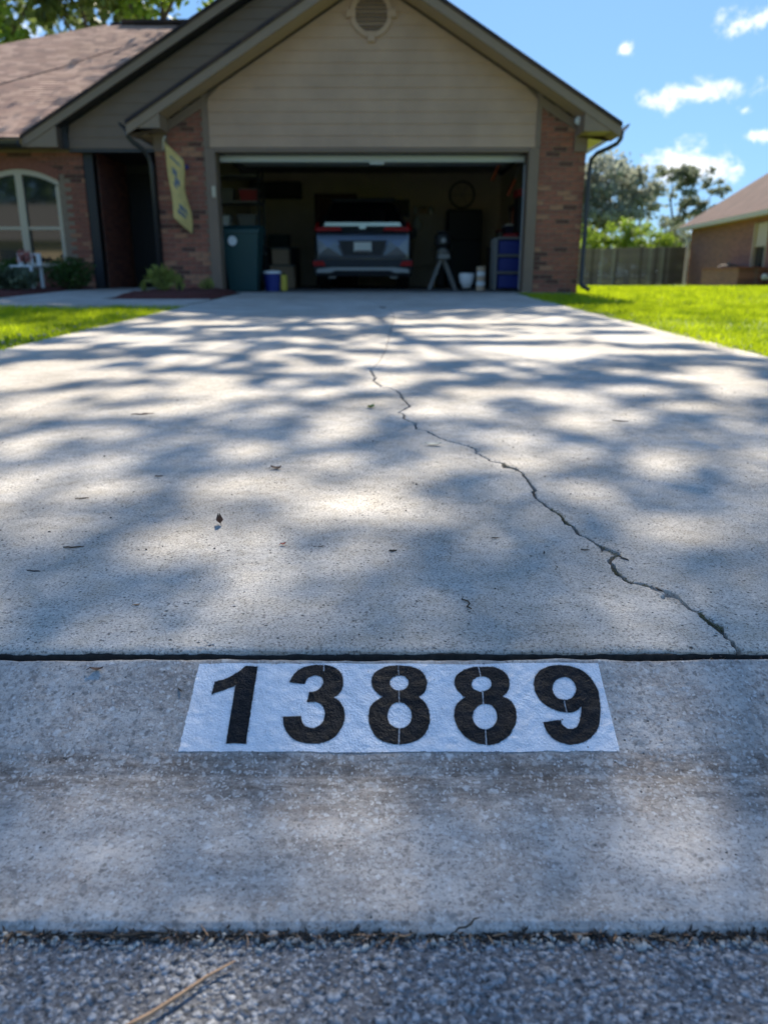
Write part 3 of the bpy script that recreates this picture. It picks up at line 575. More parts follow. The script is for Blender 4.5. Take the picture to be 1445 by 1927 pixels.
# twigs and fallen leaves: each one a thing
def twig(label, x, y, z, ang, ln, r=.0012, m='twig', fork=False, bend=.06, surf=None):
    P = []; b = MB()
    for k in range(6):
        t = k / 5 - .5; P.append((x + math.cos(ang) * ln * t - math.sin(ang) * bend * ln * math.sin(k * 1.9), y + math.sin(ang) * ln * t + math.cos(ang) * bend * ln * math.sin(k * 1.9), z + r * .8 + (.3 * r if k % 2 else 0)))
    r *= 1.35; b.tube(P, [r * .7, r, r * .95, r, r * .8, r * .4], 6)
    if fork:
        q = P[2]; b.tube([q, (q[0] + math.cos(ang + .9) * ln * .25, q[1] + math.sin(ang + .9) * ln * .25, q[2] + r * .5), (q[0] + math.cos(ang + .6) * ln * .45, q[1] + math.sin(ang + .6) * ln * .45, q[2])], [r * .8, r * .6, r * .3], 5)
    return tag(obj('twig', b, m, smooth=True), label, 'twig')
def leaf(label, x, y, z, ang, ln, w, m, curl=.3):
    b = MB(); n = 7; pts = []; ca, sa = math.cos(ang), math.sin(ang)
    for k in range(n):
        t = k / (n - 1); hw = w / 2 * math.sin(math.pi * (t * .94 + .03)) ** .8; zz = z + .0012 + curl * ln * (t - .5) ** 2 * 1.6
        for s_ in (-1, 0, 1):
            u = (t - .5) * ln; v = s_ * hw; pts.append((x + u * ca - v * sa, y + u * sa + v * ca, zz + (curl * w * .4 if s_ else 0)))
    top = len(pts); pts += [(a, c, d - .0005) for a, c, d in pts]
    F = []
    for k in range(n - 1):
        for s_ in (0, 1): i = k * 3 + s_; F += [(i, i + 1, i + 4, i + 3), (i + top + 3, i + top + 4, i + top + 1, i + top)]
    b.poly(pts, F); b.tube([(x - ca * ln * .5, y - sa * ln * .5, z + .001 + curl * ln * .4), (x - ca * ln * .75, y - sa * ln * .75, z + .001)], [.0006, .0004], 5)
    return tag(obj('leaf', b, m, smooth=True), label, 'leaf')
sz = lambda y: float(slab_z(y)) + .0008
twig('dark straight twig at the left, longest on the near slab', -.552, 1.291, sz(1.291), .12, .036, .0011)
twig('thin brown twig at the far left edge near the joint', -.576, 1.181, sz(1.181), -.15, .024, .0009)
twig('short twig at left behind the straight twig', -.648, 1.587, sz(1.587), .25, .028, .001)
twig('slender pale twig lying towards the curb above the number eights', .124, 1.058, sz(1.058), 1.75, .045, .0009, 'twig', bend=.1)
twig('small dark twig stub on the centre line of the slab', .016, 1.273, sz(1.273), .1, .014, .0013)
twig('short horizontal twig left of the crack', .205, 1.34, sz(1.34), 0., .014, .0008)
twig('thin dark twig just left of the crack fork', .355, 1.278, sz(1.278), -.03, .016, .0008)
twig('tiny upright tan twig left of the crack', .28, 1.265, sz(1.265), 1.3, .012, .0008)
twig('pale twig pointing down right, right beside the crack fork', .41, 1.238, sz(1.238), -1.1, .026, .001)
twig('short crooked twig touching the crack near the oval chip', .426, 1.105, sz(1.1), -1.2, .016, .0012)
twig('forked brown twig on the left half in a bright patch', -.80, 2.536, sz(2.536), .2, .075, .0014, 'leaf_dead', True, .1)
twig('fine twig fragment between the red leaf and the stub', -.112, 1.296, sz(1.296), .3, .012, .0006)
twig('long dark sliver of bark far right behind the crack', .75, 2.42, sz(2.42), -.4, .05, .0012)
twig('dark curled bit of bark at left behind the curled leaf', -.532, 1.765, sz(1.765), .1, .02, .0012)
leaf('curled dry brown leaf standing up left of centre', -.318, 1.42, sz(1.42), 1.9, .022, .014, 'leaf_dead', 1.3)
leaf('small red leaf left of centre on the slab', -.181, 1.304, sz(1.304), .4, .010, .007, 'leaf_red', .6)
leaf('dark brown oval leaf behind the curled one', -.264, 1.832, sz(1.832), -.1, .026, .017, 'leaf_dead', .5)
leaf('long pale leaf lying flat just left of the crack', .136, 2.092, sz(2.092), -.02, .046, .02, 'leaf_light', .25)
leaf('small yellow green leaf near the top of the crack', -.045, 2.651, sz(2.651), .9, .03, .028, 'leaf_green', .5)
leaf('brown leaf scrap lying on the curb left of the number', -.37, .888, .0835, .05, .017, .006, 'leaf_dead', .4)
leaf('flat green leaf on the far slab before the garage', -.014, 8.48, sz(8.48), .3, .07, .04, 'leaf_dead', .4)
leaf('tan seed husk near the joint at left', -.366, 1.049, sz(1.049), .2, .010, .005, 'twig_tan', .3)
leaf('brown crumpled leaf lying in the joint at right', .440, .9125, .083, .1, .02, .007, 'twig_tan', .5)
twig('thin dry twig on the curb left of the painted panel', -.258, .862, .0705, -1.0, .016, .0007)
twig('big tan twig lying slantwise on the asphalt', -.178, .478, .0045, math.atan2(.056, .068), .13, .0014, 'twig_tan', bend=.012)
twig('thin tan stalk caught along the gutter edge at left', -.235, .5475, .004, .02, .085, .0011, 'twig', bend=.03)
twig('second gutter stalk, pale and short, near the middle', .02, .547, .004, .3, .02, .0008, 'twig_tan')
twig('short gutter stalk leaning on the curb edge right of centre', .075, .551, .012, .6, .03, .0008, 'twig')

# ------------------------------------------------------------------ setting: yard
def terrain(name, x0, x1, y0, y1, nx, ny, m, dz=0.):
    xs = np.linspace(x0, x1, nx); ys = np.linspace(y0, y1, ny); X, Y = np.meshgrid(xs, ys)
    Z = yard_z(Y) + dz + (vnoise(X, Y, .8, 61) - .5) * .03 * np.clip((np.minimum(abs(X - DX0), abs(X - DX1))) / .6, 0, 1)
    npobj(name, np.stack([X.ravel(), Y.ravel(), Z.ravel()], 1), grid_faces(ny, nx), m, smooth=True)['kind'] = 'structure'
terrain('lawn', DX1, 45, .913, 44, 80, 120, 'lawn')
terrain('lawn', -45, DX0, .913, 44, 80, 120, 'lawn')
terrain('ground', -320, 320, 44, 420, 30, 30, 'lawn')
terrain('ground', DX0, DX1, 12.4, 44, 6, 40, 'soil', -.12)
far = MB().box(-320, 320, -400, -9, -.3, .02); obj('ground', far, 'lawn', kind='structure')
pave = MB().prism_x([(8.85, float(yard_z(8.85))), (8.85, float(yard_z(8.85)) + .045), (10.15, float(yard_z(10.15)) + .045), (10.15, float(yard_z(10.15)))], -7.5, DX0 - .012)
obj('front_path', pave, 'slab', kind='structure')
pv2 = MB().prism_x([(10.155, float(yard_z(10.16))), (10.155, float(yard_z(10.16)) + .045), (12.6, float(yard_z(12.6)) + .06), (15.9, .35), (15.9, .25)], -5.0, -3.62)
obj('porch_slab', pv2, 'slab', kind='structure')
def bed(name, x0, x1, y0, y1):
    xs = np.linspace(x0, x1, 30); ys = np.linspace(y0, y1, 24); X, Y = np.meshgrid(xs, ys)
    e = np.clip(np.minimum(np.minimum(X - x0, x1 - X), np.minimum(Y - y0, y1 - Y)) / .15, 0, 1)
    Z = yard_z(Y) + .02 + e * (.05 + vnoise(X, Y, 9, 63) * .05)
    npobj(name, np.stack([X.ravel(), Y.ravel(), Z.ravel()], 1), grid_faces(24, 30), 'mulch')['kind'] = 'structure'
bed('mulch_bed', -3.6, -2.28, 10.35, 12.58)
bed('mulch_bed', -10, -5.05, 11.3, 14.15)

def grass(name, x0, x1, y0, y1, n, h, w, fade=None):
    X = RS.uniform(x0, x1, n); Y = RS.uniform(y0, y1, n)
    k = np.ones(n, bool)
    for (a, b_, c, d) in ((-7.6, DX0, 8.8, 10.2), (-5.05, -3.57, 10.1, 16), (-3.6, -2.2, 10.3, 12.6), (-10, -5.0, 11.2, 14.2)):
        k &= ~((X > a) & (X < b_) & (Y > c) & (Y < d))
    k &= ~((X > -3.5) & (X < 3.06) & (Y > 12.55)); k &= ~((X < -3.) & (Y > 14.1))
    k &= ~((Y < 1.7) & (X > DX0 - .85) & (X < DX1 + .85))
    if fade is not None: k &= RS.rand(n) < np.clip(.25 + vnoise(X, Y, 1.3, 64) * 1.3, 0, 1)
    X, Y = X[k], Y[k]; n = len(X); Z = yard_z(Y) - .004
    H = h * (.55 + .7 * RS.rand(n)) * (.7 + .6 * vnoise(X, Y, 2.2, 62)); A = RS.rand(n) * 6.283; B = RS.rand(n) * 6.283; ln = H * RS.uniform(.15, .8, n)
    dx, dy = np.cos(A) * w / 2, np.sin(A) * w / 2; tx, ty = np.cos(B) * ln, np.sin(B) * ln
    V = np.stack([np.stack([X - dx, Y - dy, Z], 1), np.stack([X + dx, Y + dy, Z], 1), np.stack([X + tx * .4 + dx * .8, Y + ty * .4 + dy * .8, Z + H * .6], 1), np.stack([X + tx * .4 - dx * .8, Y + ty * .4 - dy * .8, Z + H * .6], 1), np.stack([X + tx, Y + ty, Z + H], 1)], 1).reshape(-1, 3)
    i = np.arange(n)[:, None] * 5
    F = np.concatenate([i + np.array([[0, 1, 2]]), i + np.array([[0, 2, 3]]), i + np.array([[3, 2, 4]])])
    npobj(name, V, F, 'grass', kind='stuff')
grass('grass', DX1 - .03, 5.5, 3.2, 9.5, 42000, .05, .007)
grass('grass', DX1 - .07, DX1 + .12, 3.2, 12, 2600, .045, .007, 1)
grass('grass', DX0 - .12, DX0 + .06, 3.6, 8.8, 1800, .045, .007, 1)
grass('grass', DX1 - .03, 4.6, .95, 3.2, 16000, .045, .007)
grass('grass', -5.5, DX0 + .03, .95, 3.2, 20000, .045, .007)
grass('grass', DX1 + .02, 11, 9.5, 15, 42000, .055, .011)
grass('grass', 3.1, 17, 15, 24, 34000, .06, .02)
grass('grass', 5, 20, 24, 38, 16000, .07, .04)
grass('grass', -7.0, DX0 + .03, 3.2, 8.84, 48000, .05, .007, 1)
n = 130; X = -2.22 - abs(RS.randn(n)) * .16; Y = RS.uniform(4.5, 8.5, n)
scatter_stones('edge_gravel', np.stack([X, Y, yard_z(Y) + .03], 1), RS.gamma(2, .003, n) + .003, 'edge_stone')
n = 200; X = 2.04 + abs(RS.randn(n)) * .05; Y = RS.uniform(3.5, 8.5, n)
scatter_stones('edge_gravel', np.stack([X, Y, yard_z(Y) + .03], 1), RS.gamma(2, .002, n) + .003, 'edge_stone')

# ------------------------------------------------------------------ the house
def brickmat():
    m = bpy.data.materials.new('brick_far'); m.use_nodes = True; nt = m.node_tree; N = nt.nodes.new; L = nt.links.new; b = nt.nodes['Principled BSDF']
    tc = N('ShaderNodeTexCoord'); sp = N('ShaderNodeSeparateXYZ'); cb = N('ShaderNodeCombineXYZ'); L(tc.outputs['Object'], sp.inputs[0]); L(sp.outputs['Y'], cb.inputs[0]); L(sp.outputs['Z'], cb.inputs[1])
    br = N('ShaderNodeTexBrick'); br.inputs['Scale'].default_value = 1; br.inputs['Brick Width'].default_value = .203; br.inputs['Row Height'].default_value = .0677; br.inputs['Mortar Size'].default_value = .006
    br.inputs['Color1'].default_value = (.36, .14, .09, 1); br.inputs['Color2'].default_value = (.20, .08, .06, 1); br.inputs['Mortar'].default_value = (.26, .18, .14, 1)
    L(cb.outputs[0], br.inputs['Vector']); L(br.outputs['Color'], b.inputs['Base Color']); b.inputs['Roughness'].default_value = .85; return m
HC = -.17
house = thing('brick_house', 'one storey brick house with taupe gable over an open two car garage', 'house', (-.17, 12.6, .31))
under = lambda x: 4.585 - .595 * abs(x - HC)
# core walls of the two columns and of the wing: mortar, with the bricks standing proud
def brick_bm(L_=.194, Hh=.0575, D=.03, b=.003):
    return MB().box(0, L_, 0, D, 0, Hh, b)
BR_ME = {}
def brick_mesh(ln, m):
    k = (round(ln, 3), m)
    if k not in BR_ME:
        b = brick_bm(ln); me = bpy.data.meshes.new('brick'); me.from_pydata(b.v, [], b.f); me.materials.append(MT[m]); BR_ME[k] = me
    return BR_ME[k]
BM_ = ['brick_a', 'brick_a', 'brick_a', 'brick_c', 'brick_d', 'brick_d', 'brick_b', 'brick_a', 'brick_d']
nbrick = 0
def brick_wall(parent, x0, x1, z0, y, topf, stuff=None, skip=None, seed=1):
    """running bond; single bricks as parts, or one joined part"""
    global nbrick
    r = random.Random(seed); z = z0; c = 0; joined = {}
    while True:
        xs = []; x = x0 - (0 if c % 2 == 0 else .1015)
        any_ = False
        while x < x1 - .02:
            a = max(x, x0); b_ = min(x + .194, x1)
            if b_ - a > .03 and z + .058 < min(topf(a), topf(b_)) and not (skip and skip(a, b_, z, z + .058)):
                any_ = True; m = r.choice(BM_ if r.random() > .15 * math.sin(z * 3) else ['brick_c', 'brick_a'])
                dy = r.uniform(-.0015, .0025)
                if stuff is None and nbrick < 296:
                    o = bpy.data.objects.new('brick', brick_mesh(b_ - a, m)); COL.objects.link(o); o.parent = parent
                    rl = root_of(parent).location; o.location = (a - rl.x, y + dy - rl.y, z - rl.z); nbrick += 1
                else:
                    joined.setdefault(m, MB()).box(a, b_, y + dy, y + .03, z, z + .0575, .003)
            x += .2035
        z += .0678; c += 1
        if z > 4.4 or not (any_ or skip or z < z0 + 1): break
    for m, q in joined.items(): obj('brick_courses', q, m, parent, kind='stuff')
lw = obj('garage_pier', MB().prism_y([(-3.42, .2), (-2.70, .2), (-2.70, under(-2.7) - .01), (-3.42, under(-3.42) - .01)], 12.607, 12.9), 'mortar', house)
brick_wall(lw, -3.43, -2.695, .315, 12.6, lambda x: under(x) - .03, seed=3)
rw = obj('garage_pier', MB().prism_y([(2.335, .2), (3.02, .2), (3.02, under(3.02) - .01), (2.335, under(2.335) - .01)], 12.607, 12.9), 'mortar', house)
brick_wall(rw, 2.332, 3.03, .315, 12.6, lambda x: under(x) - .03, seed=5)
# side walls of the garage
obj('side_wall', MB().box(2.93, 3.02, 12.902, 20.6, .2, 2.62), 'brick_a', house)
obj('side_wall', MB().box(-3.42, -3.33, 12.902, 20.6, .2, 2.62), 'brick_a', house)
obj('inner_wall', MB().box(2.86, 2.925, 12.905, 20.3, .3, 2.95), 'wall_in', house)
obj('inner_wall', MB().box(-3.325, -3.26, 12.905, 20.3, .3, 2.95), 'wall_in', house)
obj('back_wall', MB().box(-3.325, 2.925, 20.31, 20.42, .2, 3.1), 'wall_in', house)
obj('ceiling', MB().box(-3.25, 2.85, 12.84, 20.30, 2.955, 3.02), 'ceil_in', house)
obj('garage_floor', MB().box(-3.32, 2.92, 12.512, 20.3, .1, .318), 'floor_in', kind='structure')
# jamb casings, header, corner trim
obj('door_casing', MB().box(-2.69, -2.53, 12.575, 12.62, .30, 2.395, .004), 'trim', house)
obj('door_casing', MB().box(2.17, 2.328, 12.575, 12.62, .30, 2.395, .004), 'trim', house)
obj('door_jamb', MB().box(-2.688, -2.535, 12.622, 12.90, .30, 2.33), 'trim', house)
obj('door_jamb', MB().box(2.175, 2.33, 12.622, 12.90, .30, 2.33), 'trim', house)
obj('header_trim', MB().box(-2.528, 2.168, 12.58, 12.62, 2.335, 2.395, .004), 'brick_b' if 0 else 'trim', house)
obj('gable_backing', MB().prism_y([(-2.69, 2.40), (2.33, 2.40), (2.33, under(2.33)), (HC, under(HC)), (-2.69, under(-2.69))], 12.625, 12.82), 'trim', house)
obj('gable_backing', MB().box(-2.533, 2.173, 12.625, 12.82, 2.335, 2.398), 'trim', house)
obj('corner_trim', MB().prism_y([(-2.69, 2.397), (-2.605, 2.397), (-2.605, under(-2.605) - .005), (-2.69, under(-2.69) - .005)], 12.572, 12.622), 'trim', house)
obj('corner_trim', MB().prism_y([(2.262, 2.397), (2.33, 2.397), (2.33, under(2.33) - .005), (2.262, under(2.262) - .005)], 12.572, 12.622), 'trim', house)
# gable clapboards, one by one
def clap(parent, xa, xb, z0, z1, pitch, y, lim, m):
    z = z0
    while z < z1 - .03:
        zt = min(z + pitch + .012, z1); xl_b = max(xa, lim(z)[0]); xr_b = min(xb, lim(z)[1]); xl_t = max(xa, lim(zt)[0]); xr_t = min(xb, lim(zt)[1])
        if xr_t > xl_t + .02:
            b = MB().poly([(xl_b, y - .016, z), (xr_b, y - .016, z), (xr_t, y - .003, zt), (xl_t, y - .003, zt), (xl_b, y + .02, z), (xr_b, y + .02, z), (xr_t, y + .02, zt), (xl_t, y + .02, zt)],
                          [(0, 1, 2, 3), (7, 6, 5, 4), (0, 4, 5, 1), (3, 2, 6, 7), (0, 3, 7, 4), (1, 5, 6, 2)])
            obj('siding_board', b, m, parent)
        z += pitch
lim1 = lambda z: (HC - (4.55 - z) / .595, HC + (4.55 - z) / .595)
clap(house, -2.603, 2.26, 2.40, 4.5, .1605, 12.60, lim1, 'siding')
# gable vent: square-ish ring with four keys and louvres
vc = (-.18, 4.14)
ring = MB(); nseg = 28
for k in range(nseg):
    a0, a1 = 2 * math.pi * k / nseg, 2 * math.pi * (k + 1) / nseg
    q = [(vc[0] + r_ * math.cos(a), vc[1] + r_ * math.sin(a)) for r_, a in ((.235, a0), (.305, a0), (.305, a1), (.235, a1))]
    ring.prism_y(q, 12.555, 12.60)
vent = obj('gable_vent', ring, 'siding', house)
for k in range(4):
    a = math.pi / 2 * k; c_, s_ = math.cos(a), math.sin(a)
    q = [(vc[0] + u * c_ - v * s_, vc[1] + u * s_ + v * c_) for u, v in ((.225, -.04), (.355, -.055), (.355, .055), (.225, .04))]
    obj('key_block', MB().prism_y(q, 12.54, 12.60), 'siding', vent)
for k in range(9):
    z = vc[1] - .21 + k * .05; hw = math.sqrt(max(0, .235 ** 2 - (z + .02 - vc[1]) ** 2))
    obj('louvre', MB().poly([(vc[0] - hw, 12.565, z), (vc[0] + hw, 12.565, z), (vc[0] + hw, 12.59, z + .04), (vc[0] - hw, 12.59, z + .04), (vc[0] - hw, 12.575, z - .004), (vc[0] + hw, 12.575, z - .004), (vc[0] + hw, 12.596, z + .036), (vc[0] - hw, 12.596, z + .036)],
        [(0, 1, 2, 3), (7, 6, 5, 4), (0, 4, 5, 1), (3, 2, 6, 7), (0, 3, 7, 4), (1, 5, 6, 2)]), 'trim', vent)
# roof of the garage wing
def rake(y, xa, xb, lab, m_f='fascia', hc=HC, z_h=4.585, sl=.595, fh=.135, sh=.055):
    """fascia + shingle edge between xa and xb along one slope"""
    zz = lambda x: z_h - sl * abs(x - hc)
    obj('rake_fascia', MB().prism_y([(xa, zz(xa)), (xb, zz(xb)), (xb, zz(xb) + fh), (xa, zz(xa) + fh)], y, y + .035), m_f, house)
    obj('rake_shingle_edge', MB().prism_y([(xa, zz(xa) + fh + .002), (xb, zz(xb) + fh + .002), (xb, zz(xb) + fh + sh), (xa, zz(xa) + fh + sh)], y - .03, y + .04), 'shingle_dark', house)
rake(12.10, HC + .001, 3.39, 'r'); rake(12.10, -3.68, HC - .001, 'l')
for xa, xb in ((HC, 3.37), (-3.66, HC)):
    zt = lambda x: 4.77 - .595 * abs(x - HC)
    q = [(xa, 12.142, zt(xa)), (xb, 12.142, zt(xb)), (xb, 20.9, zt(xb)), (xa, 20.9, zt(xa))]
    obj('roof', MB().slab(q, .06), 'shingle_dark', house)
    zt = lambda x: 4.60 - .595 * abs(x - HC)
    q = [(xa, 12.137, zt(xa)), (xb, 12.137, zt(xb)), (xb, 12.574, zt(xb)), (xa, 12.574, zt(xa))]
    obj('rake_soffit', MB().slab(q, .012), 'soffit', house)
def sidz(x): return under(x)
obj('eave_return', MB().prism_y([(2.86, 2.545), (3.37, 2.545), (3.37, under(3.37) - .003), (2.86, under(2.86) - .003)], 12.115, 12.57), 'fascia', house)
obj('eave_return', MB().prism_y([(-3.66, 2.585), (-3.20, 2.585), (-3.20, under(-3.2) - .003), (-3.66, under(-3.66) - .003)], 12.115, 12.57), 'fascia', house)
obj('frieze_block', MB().box(2.84, 3.035, 12.572, 12.598, 2.34, 2.88), 'trim', house)
obj('frieze_block', MB().box(-3.435, -3.23, 12.572, 12.598, 2.34, 2.80), 'trim', house)
obj('rake_frieze', MB().prism_y([(2.332, under(2.332) - .16), (2.838, under(2.838) - .16), (2.838, under(2.838) - .02), (2.332, under(2.332) - .02)], 12.575, 12.597), 'trim', house)
obj('rake_frieze', MB().prism_y([(-3.228, under(-3.228) - .16), (-2.692, under(-2.692) - .16), (-2.692, under(-2.692) - .02), (-3.228, under(-3.228) - .02)], 12.575, 12.597), 'trim', house)
obj('eave_soffit', MB().box(3.035, 3.36, 12.58, 20.6, 2.55, 2.575), 'cream', house)
obj('eave_soffit', MB().box(-3.65, -3.435, 12.58, 13.75, 2.55, 2.575), 'soffit', house)
def gutter(x0, x1, y0, y1, zt, m='gutter'):
    s_ = 1 if x1 > x0 else -1
    prof = [(x0, zt - .10), (x0 + s_ * .05, zt - .10), (x1 - s_ * .01, zt - .04), (x1, zt), (x1 - s_ * .012, zt), (x1 - s_ * .02, zt - .03), (x0 + s_ * .045, zt - .088), (x0 + .01 * s_, zt - .088)]
    return MB().prism_y(prof, y0, y1)
obj('gutter', gutter(3.385, 3.50, 12.10, 20.8, 2.64), 'gutter', house)
obj('gutter', gutter(-3.675, -3.79, 12.10, 13.7, 2.66), 'gutter', house)
obj('downspout', MB().tube([(3.43, 12.22, 2.56), (3.42, 12.22, 2.46), (3.38, 12.25, 2.40), (3.28, 12.33, 2.35), (3.15, 12.44, 2.30), (3.085, 12.5, 2.22), (3.075, 12.51, 2.10), (3.07, 12.51, .50), (3.075, 12.48, .42), (3.16, 12.36, .36)], .034, 8), 'gutter', house, smooth=True)
obj('downspout', MB().tube([(-3.73, 12.3, 2.58), (-3.72, 12.3, 2.50), (-3.66, 12.34, 2.43), (-3.55, 12.45, 2.34), (-3.50, 12.5, 2.26), (-3.475, 12.52, 2.15), (-3.47, 12.52, .42)], .036, 8), 'gutter', house, smooth=True)
# the retracted garage door with its opener
gd = obj('garage_door', MB().box(-2.52, 2.16, 12.86, 12.91, 2.235, 2.325, .01), 'door_white', house)
for k in range(4): obj('door_panel', MB().box(-2.52, 2.16, 12.96 + k * .56, 12.96 + k * .56 + .545, 2.40 + k * .02, 2.44 + k * .02, .006), 'door_white', gd)
for x in (-2.56, 2.18): obj('door_track', MB().tube([(x, 12.95, .35), (x, 12.95, 2.2), (x, 13.0, 2.36), (x, 13.15, 2.40), (x, 15.4, 2.44)], .02, 6), 'steel', gd)
obj('door_opener', MB().box(-.28, .02, 15.4, 15.8, 2.62, 2.80, .03), 'white', house)
obj('opener_rail', MB().box(-.15, -.11, 12.92, 15.39, 2.66, 2.70), 'steel', house)
obj('seal_bracket', MB().box(-.22, .00, 12.84, 12.858, 2.20, 2.235), 'door_white', house)
# wall fittings
obj('flood_light', MB().tube([(2.86, 12.571, 2.76), (2.86, 12.52, 2.75), (2.86, 12.48, 2.745), (2.86, 12.43, 2.735)], [.03, .045, .065, .06], 12), 'white', house, smooth=True)
obj('keypad', MB().box(-2.605, -2.545, 12.55, 12.573, 1.70, 1.86, .006), 'cream', house)
obj('door_bell', MB().box(-2.99, -2.94, 12.57, 12.597, 2.10, 2.16, .006), 'blue', house)

# the wider gable over the entry, one step back
G2 = dict(hc=-1.25, z_h=2.745 - .16 + .575 * (5.91 - 1.25), sl=.575)
z2 = lambda x: G2['z_h'] - G2['sl'] * abs(x - G2['hc'])
rake(13.80, -5.93, -1.25, 'p', 'fascia', G2['hc'], G2['z_h'], G2['sl'], .135, .055)
rake(13.80, -1.249, 3.36, 'p', 'fascia', G2['hc'], G2['z_h'], G2['sl'], .135, .055)
for xa, xb in ((-5.92, -1.25), (-1.249, 3.3)):
    zt = lambda x: z2(x) + .19
    obj('roof', MB().slab([(xa, 13.842, zt(xa)), (xb, 13.842, zt(xb)), (xb, 22, zt(xb)), (xa, 22, zt(xa))], .06), 'shingle_dark', house)
    zt = lambda x: z2(x) + .01
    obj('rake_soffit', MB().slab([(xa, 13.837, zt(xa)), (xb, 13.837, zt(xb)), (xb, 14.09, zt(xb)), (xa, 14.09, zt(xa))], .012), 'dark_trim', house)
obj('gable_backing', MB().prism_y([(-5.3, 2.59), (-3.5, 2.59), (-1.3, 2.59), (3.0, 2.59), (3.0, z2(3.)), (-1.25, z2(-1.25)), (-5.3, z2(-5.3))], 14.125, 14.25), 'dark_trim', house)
clap(house, -5.26, 2.9, 2.60, 5.22, .172, 14.10, lambda z: (-1.25 - (G2['z_h'] - .03 - z) / .575, -1.25 + (G2['z_h'] - .03 - z) / .575), 'trim')  # boards in the darker trim colour, which stands in for this gable's deeper shade
obj('corner_trim', MB().prism_y([(-5.345, 2.59), (-5.26, 2.59), (-5.26, z2(-5.26)), (-5.345, z2(-5.345))], 14.05, 14.12), 'dark_trim', house)
obj('eave_return', MB().prism_y([(-5.92, 2.585), (-5.345, 2.585), (-5.345, z2(-5.345) - .003), (-5.92, z2(-5.92) - .003)], 13.815, 14.10), 'fascia', house)
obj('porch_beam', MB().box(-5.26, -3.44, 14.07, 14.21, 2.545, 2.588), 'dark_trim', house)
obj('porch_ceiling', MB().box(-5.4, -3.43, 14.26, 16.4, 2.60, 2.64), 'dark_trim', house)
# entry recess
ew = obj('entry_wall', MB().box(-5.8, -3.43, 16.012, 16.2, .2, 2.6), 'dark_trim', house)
ed = obj('entry_door', MB().box(-4.90, -3.50, 15.93, 16.0, .36, 2.42, .01), 'dark_wood', house)
for z in (.5, 1.45): obj('door_panel', MB().box(-4.30, -3.62, 15.915, 15.93, z, z + .8, .01), 'dark_wood', ed)
obj('door_handle', MB().tube([(-4.36, 15.92, 1.3), (-4.36, 15.88, 1.3), (-4.28, 15.88, 1.3)], .012, 6), 'steel', ed)
obj('return_wall', MB().box(-5.33, -4.93, 14.43, 16.0, .2, 2.59), brickmat(), house)
obj('corner_post', MB().box(-5.112, -4.94, 14.22, 14.42, .32, 2.585), 'black', house)
# wing wall with the arched twin window
WX0, WX1, WZ0, WZ1 = -6.88, -5.56, .73, 2.02
arch = lambda x: 2.30 - .42 * (x + 6.22) ** 2
ww = obj('wing_wall', MB().box(-13.5, WX0, 14.212, 14.42, .2, 2.6).box(WX1, -5.115, 14.212, 14.42, .2, 2.6).box(WX0 + .001, WX1 - .001, 14.212, 14.42, .2, WZ0)
         .prism_y([(WX0 + .001, 2.599), (WX0 + .001, arch(WX0))] + [(WX0 + (WX1 - WX0) * t / 12, arch(WX0 + (WX1 - WX0) * t / 12)) for t in range(1, 12)] + [(WX1 - .001, arch(WX1)), (WX1 - .001, 2.599)], 14.212, 14.42), 'mortar', house)
brick_wall(ww, -8.4, -5.10, .325, 14.20, lambda x: 2.59, stuff=1, seed=9, skip=lambda a, b_, z0, z1: (b_ > WX0 - .02 and a < WX1 + .02 and z1 > WZ0 - .03 and z0 < max(arch(a), arch(b_)) + .01))
obj('arch_lintel', MB().prism_y([(WX0 - .02, 2.06)] + [(WX0 + (WX1 - WX0) * t / 12, arch(WX0 + (WX1 - WX0) * t / 12) + .002) for t in range(13)] + [(WX1 + .02, 2.06)][:0] + [(WX1 + .02, arch(WX1)), (WX1 + .02, arch(WX1) + .2)] + [(WX1 - (WX1 - WX0) * t / 12, arch(WX1 - (WX1 - WX0) * t / 12) + .18) for t in range(13)], 14.19, 14.211), 'brick_a', house)
win = obj('window', MB().prism_y([(WX0, WZ0), (WX1, WZ0), (WX1, arch(WX1))] + [(WX1 - (WX1 - WX0) * t / 12, arch(WX1 - (WX1 - WX0) * t / 12)) for t in range(1, 12)] + [(WX0, arch(WX0))], 14.30, 14.33), 'black', house)
fr = MB()
for t in range(12):
    xa = WX0 + (WX1 - WX0) * t / 12; xb = WX0 + (WX1 - WX0) * (t + 1) / 12
    fr.prism_y([(xa, arch(xa) - .085), (xb, arch(xb) - .085), (xb, arch(xb)), (xa, arch(xa))], 14.215, 14.29)
fr.box(WX0, WX0 + .06, 14.215, 14.29, WZ0, arch(WX0) - .086).box(WX1 - .06, WX1, 14.215, 14.29, WZ0, arch(WX1) - .086).box(-6.295, -6.175, 14.21, 14.29, WZ0 + .001, arch(-6.22) - .087)
obj('window_frame', fr, 'cream', win); obj('window_sill', MB().box(WX0 - .03, WX1 + .03, 14.16, 14.21, WZ0 - .02, WZ0 + .05, .005), 'cream', win)
for xa, xb in ((WX0 + .061, -6.296), (-6.174, WX1 - .061)):
    obj('meeting_rail', MB().box(xa, xb, 14.235, 14.275, 1.33, 1.38), 'cream', win)
    obj('pane', MB().box(xa, xb, 14.285, 14.295, WZ0 + .01, 1.329), 'glass', win)
    obj('pane', MB().prism_y([(xa, 1.381), (xb, 1.381), (xb, arch(xb) - .06), (xa, arch(xa) - .06)], 14.262, 14.272), 'glass', win)
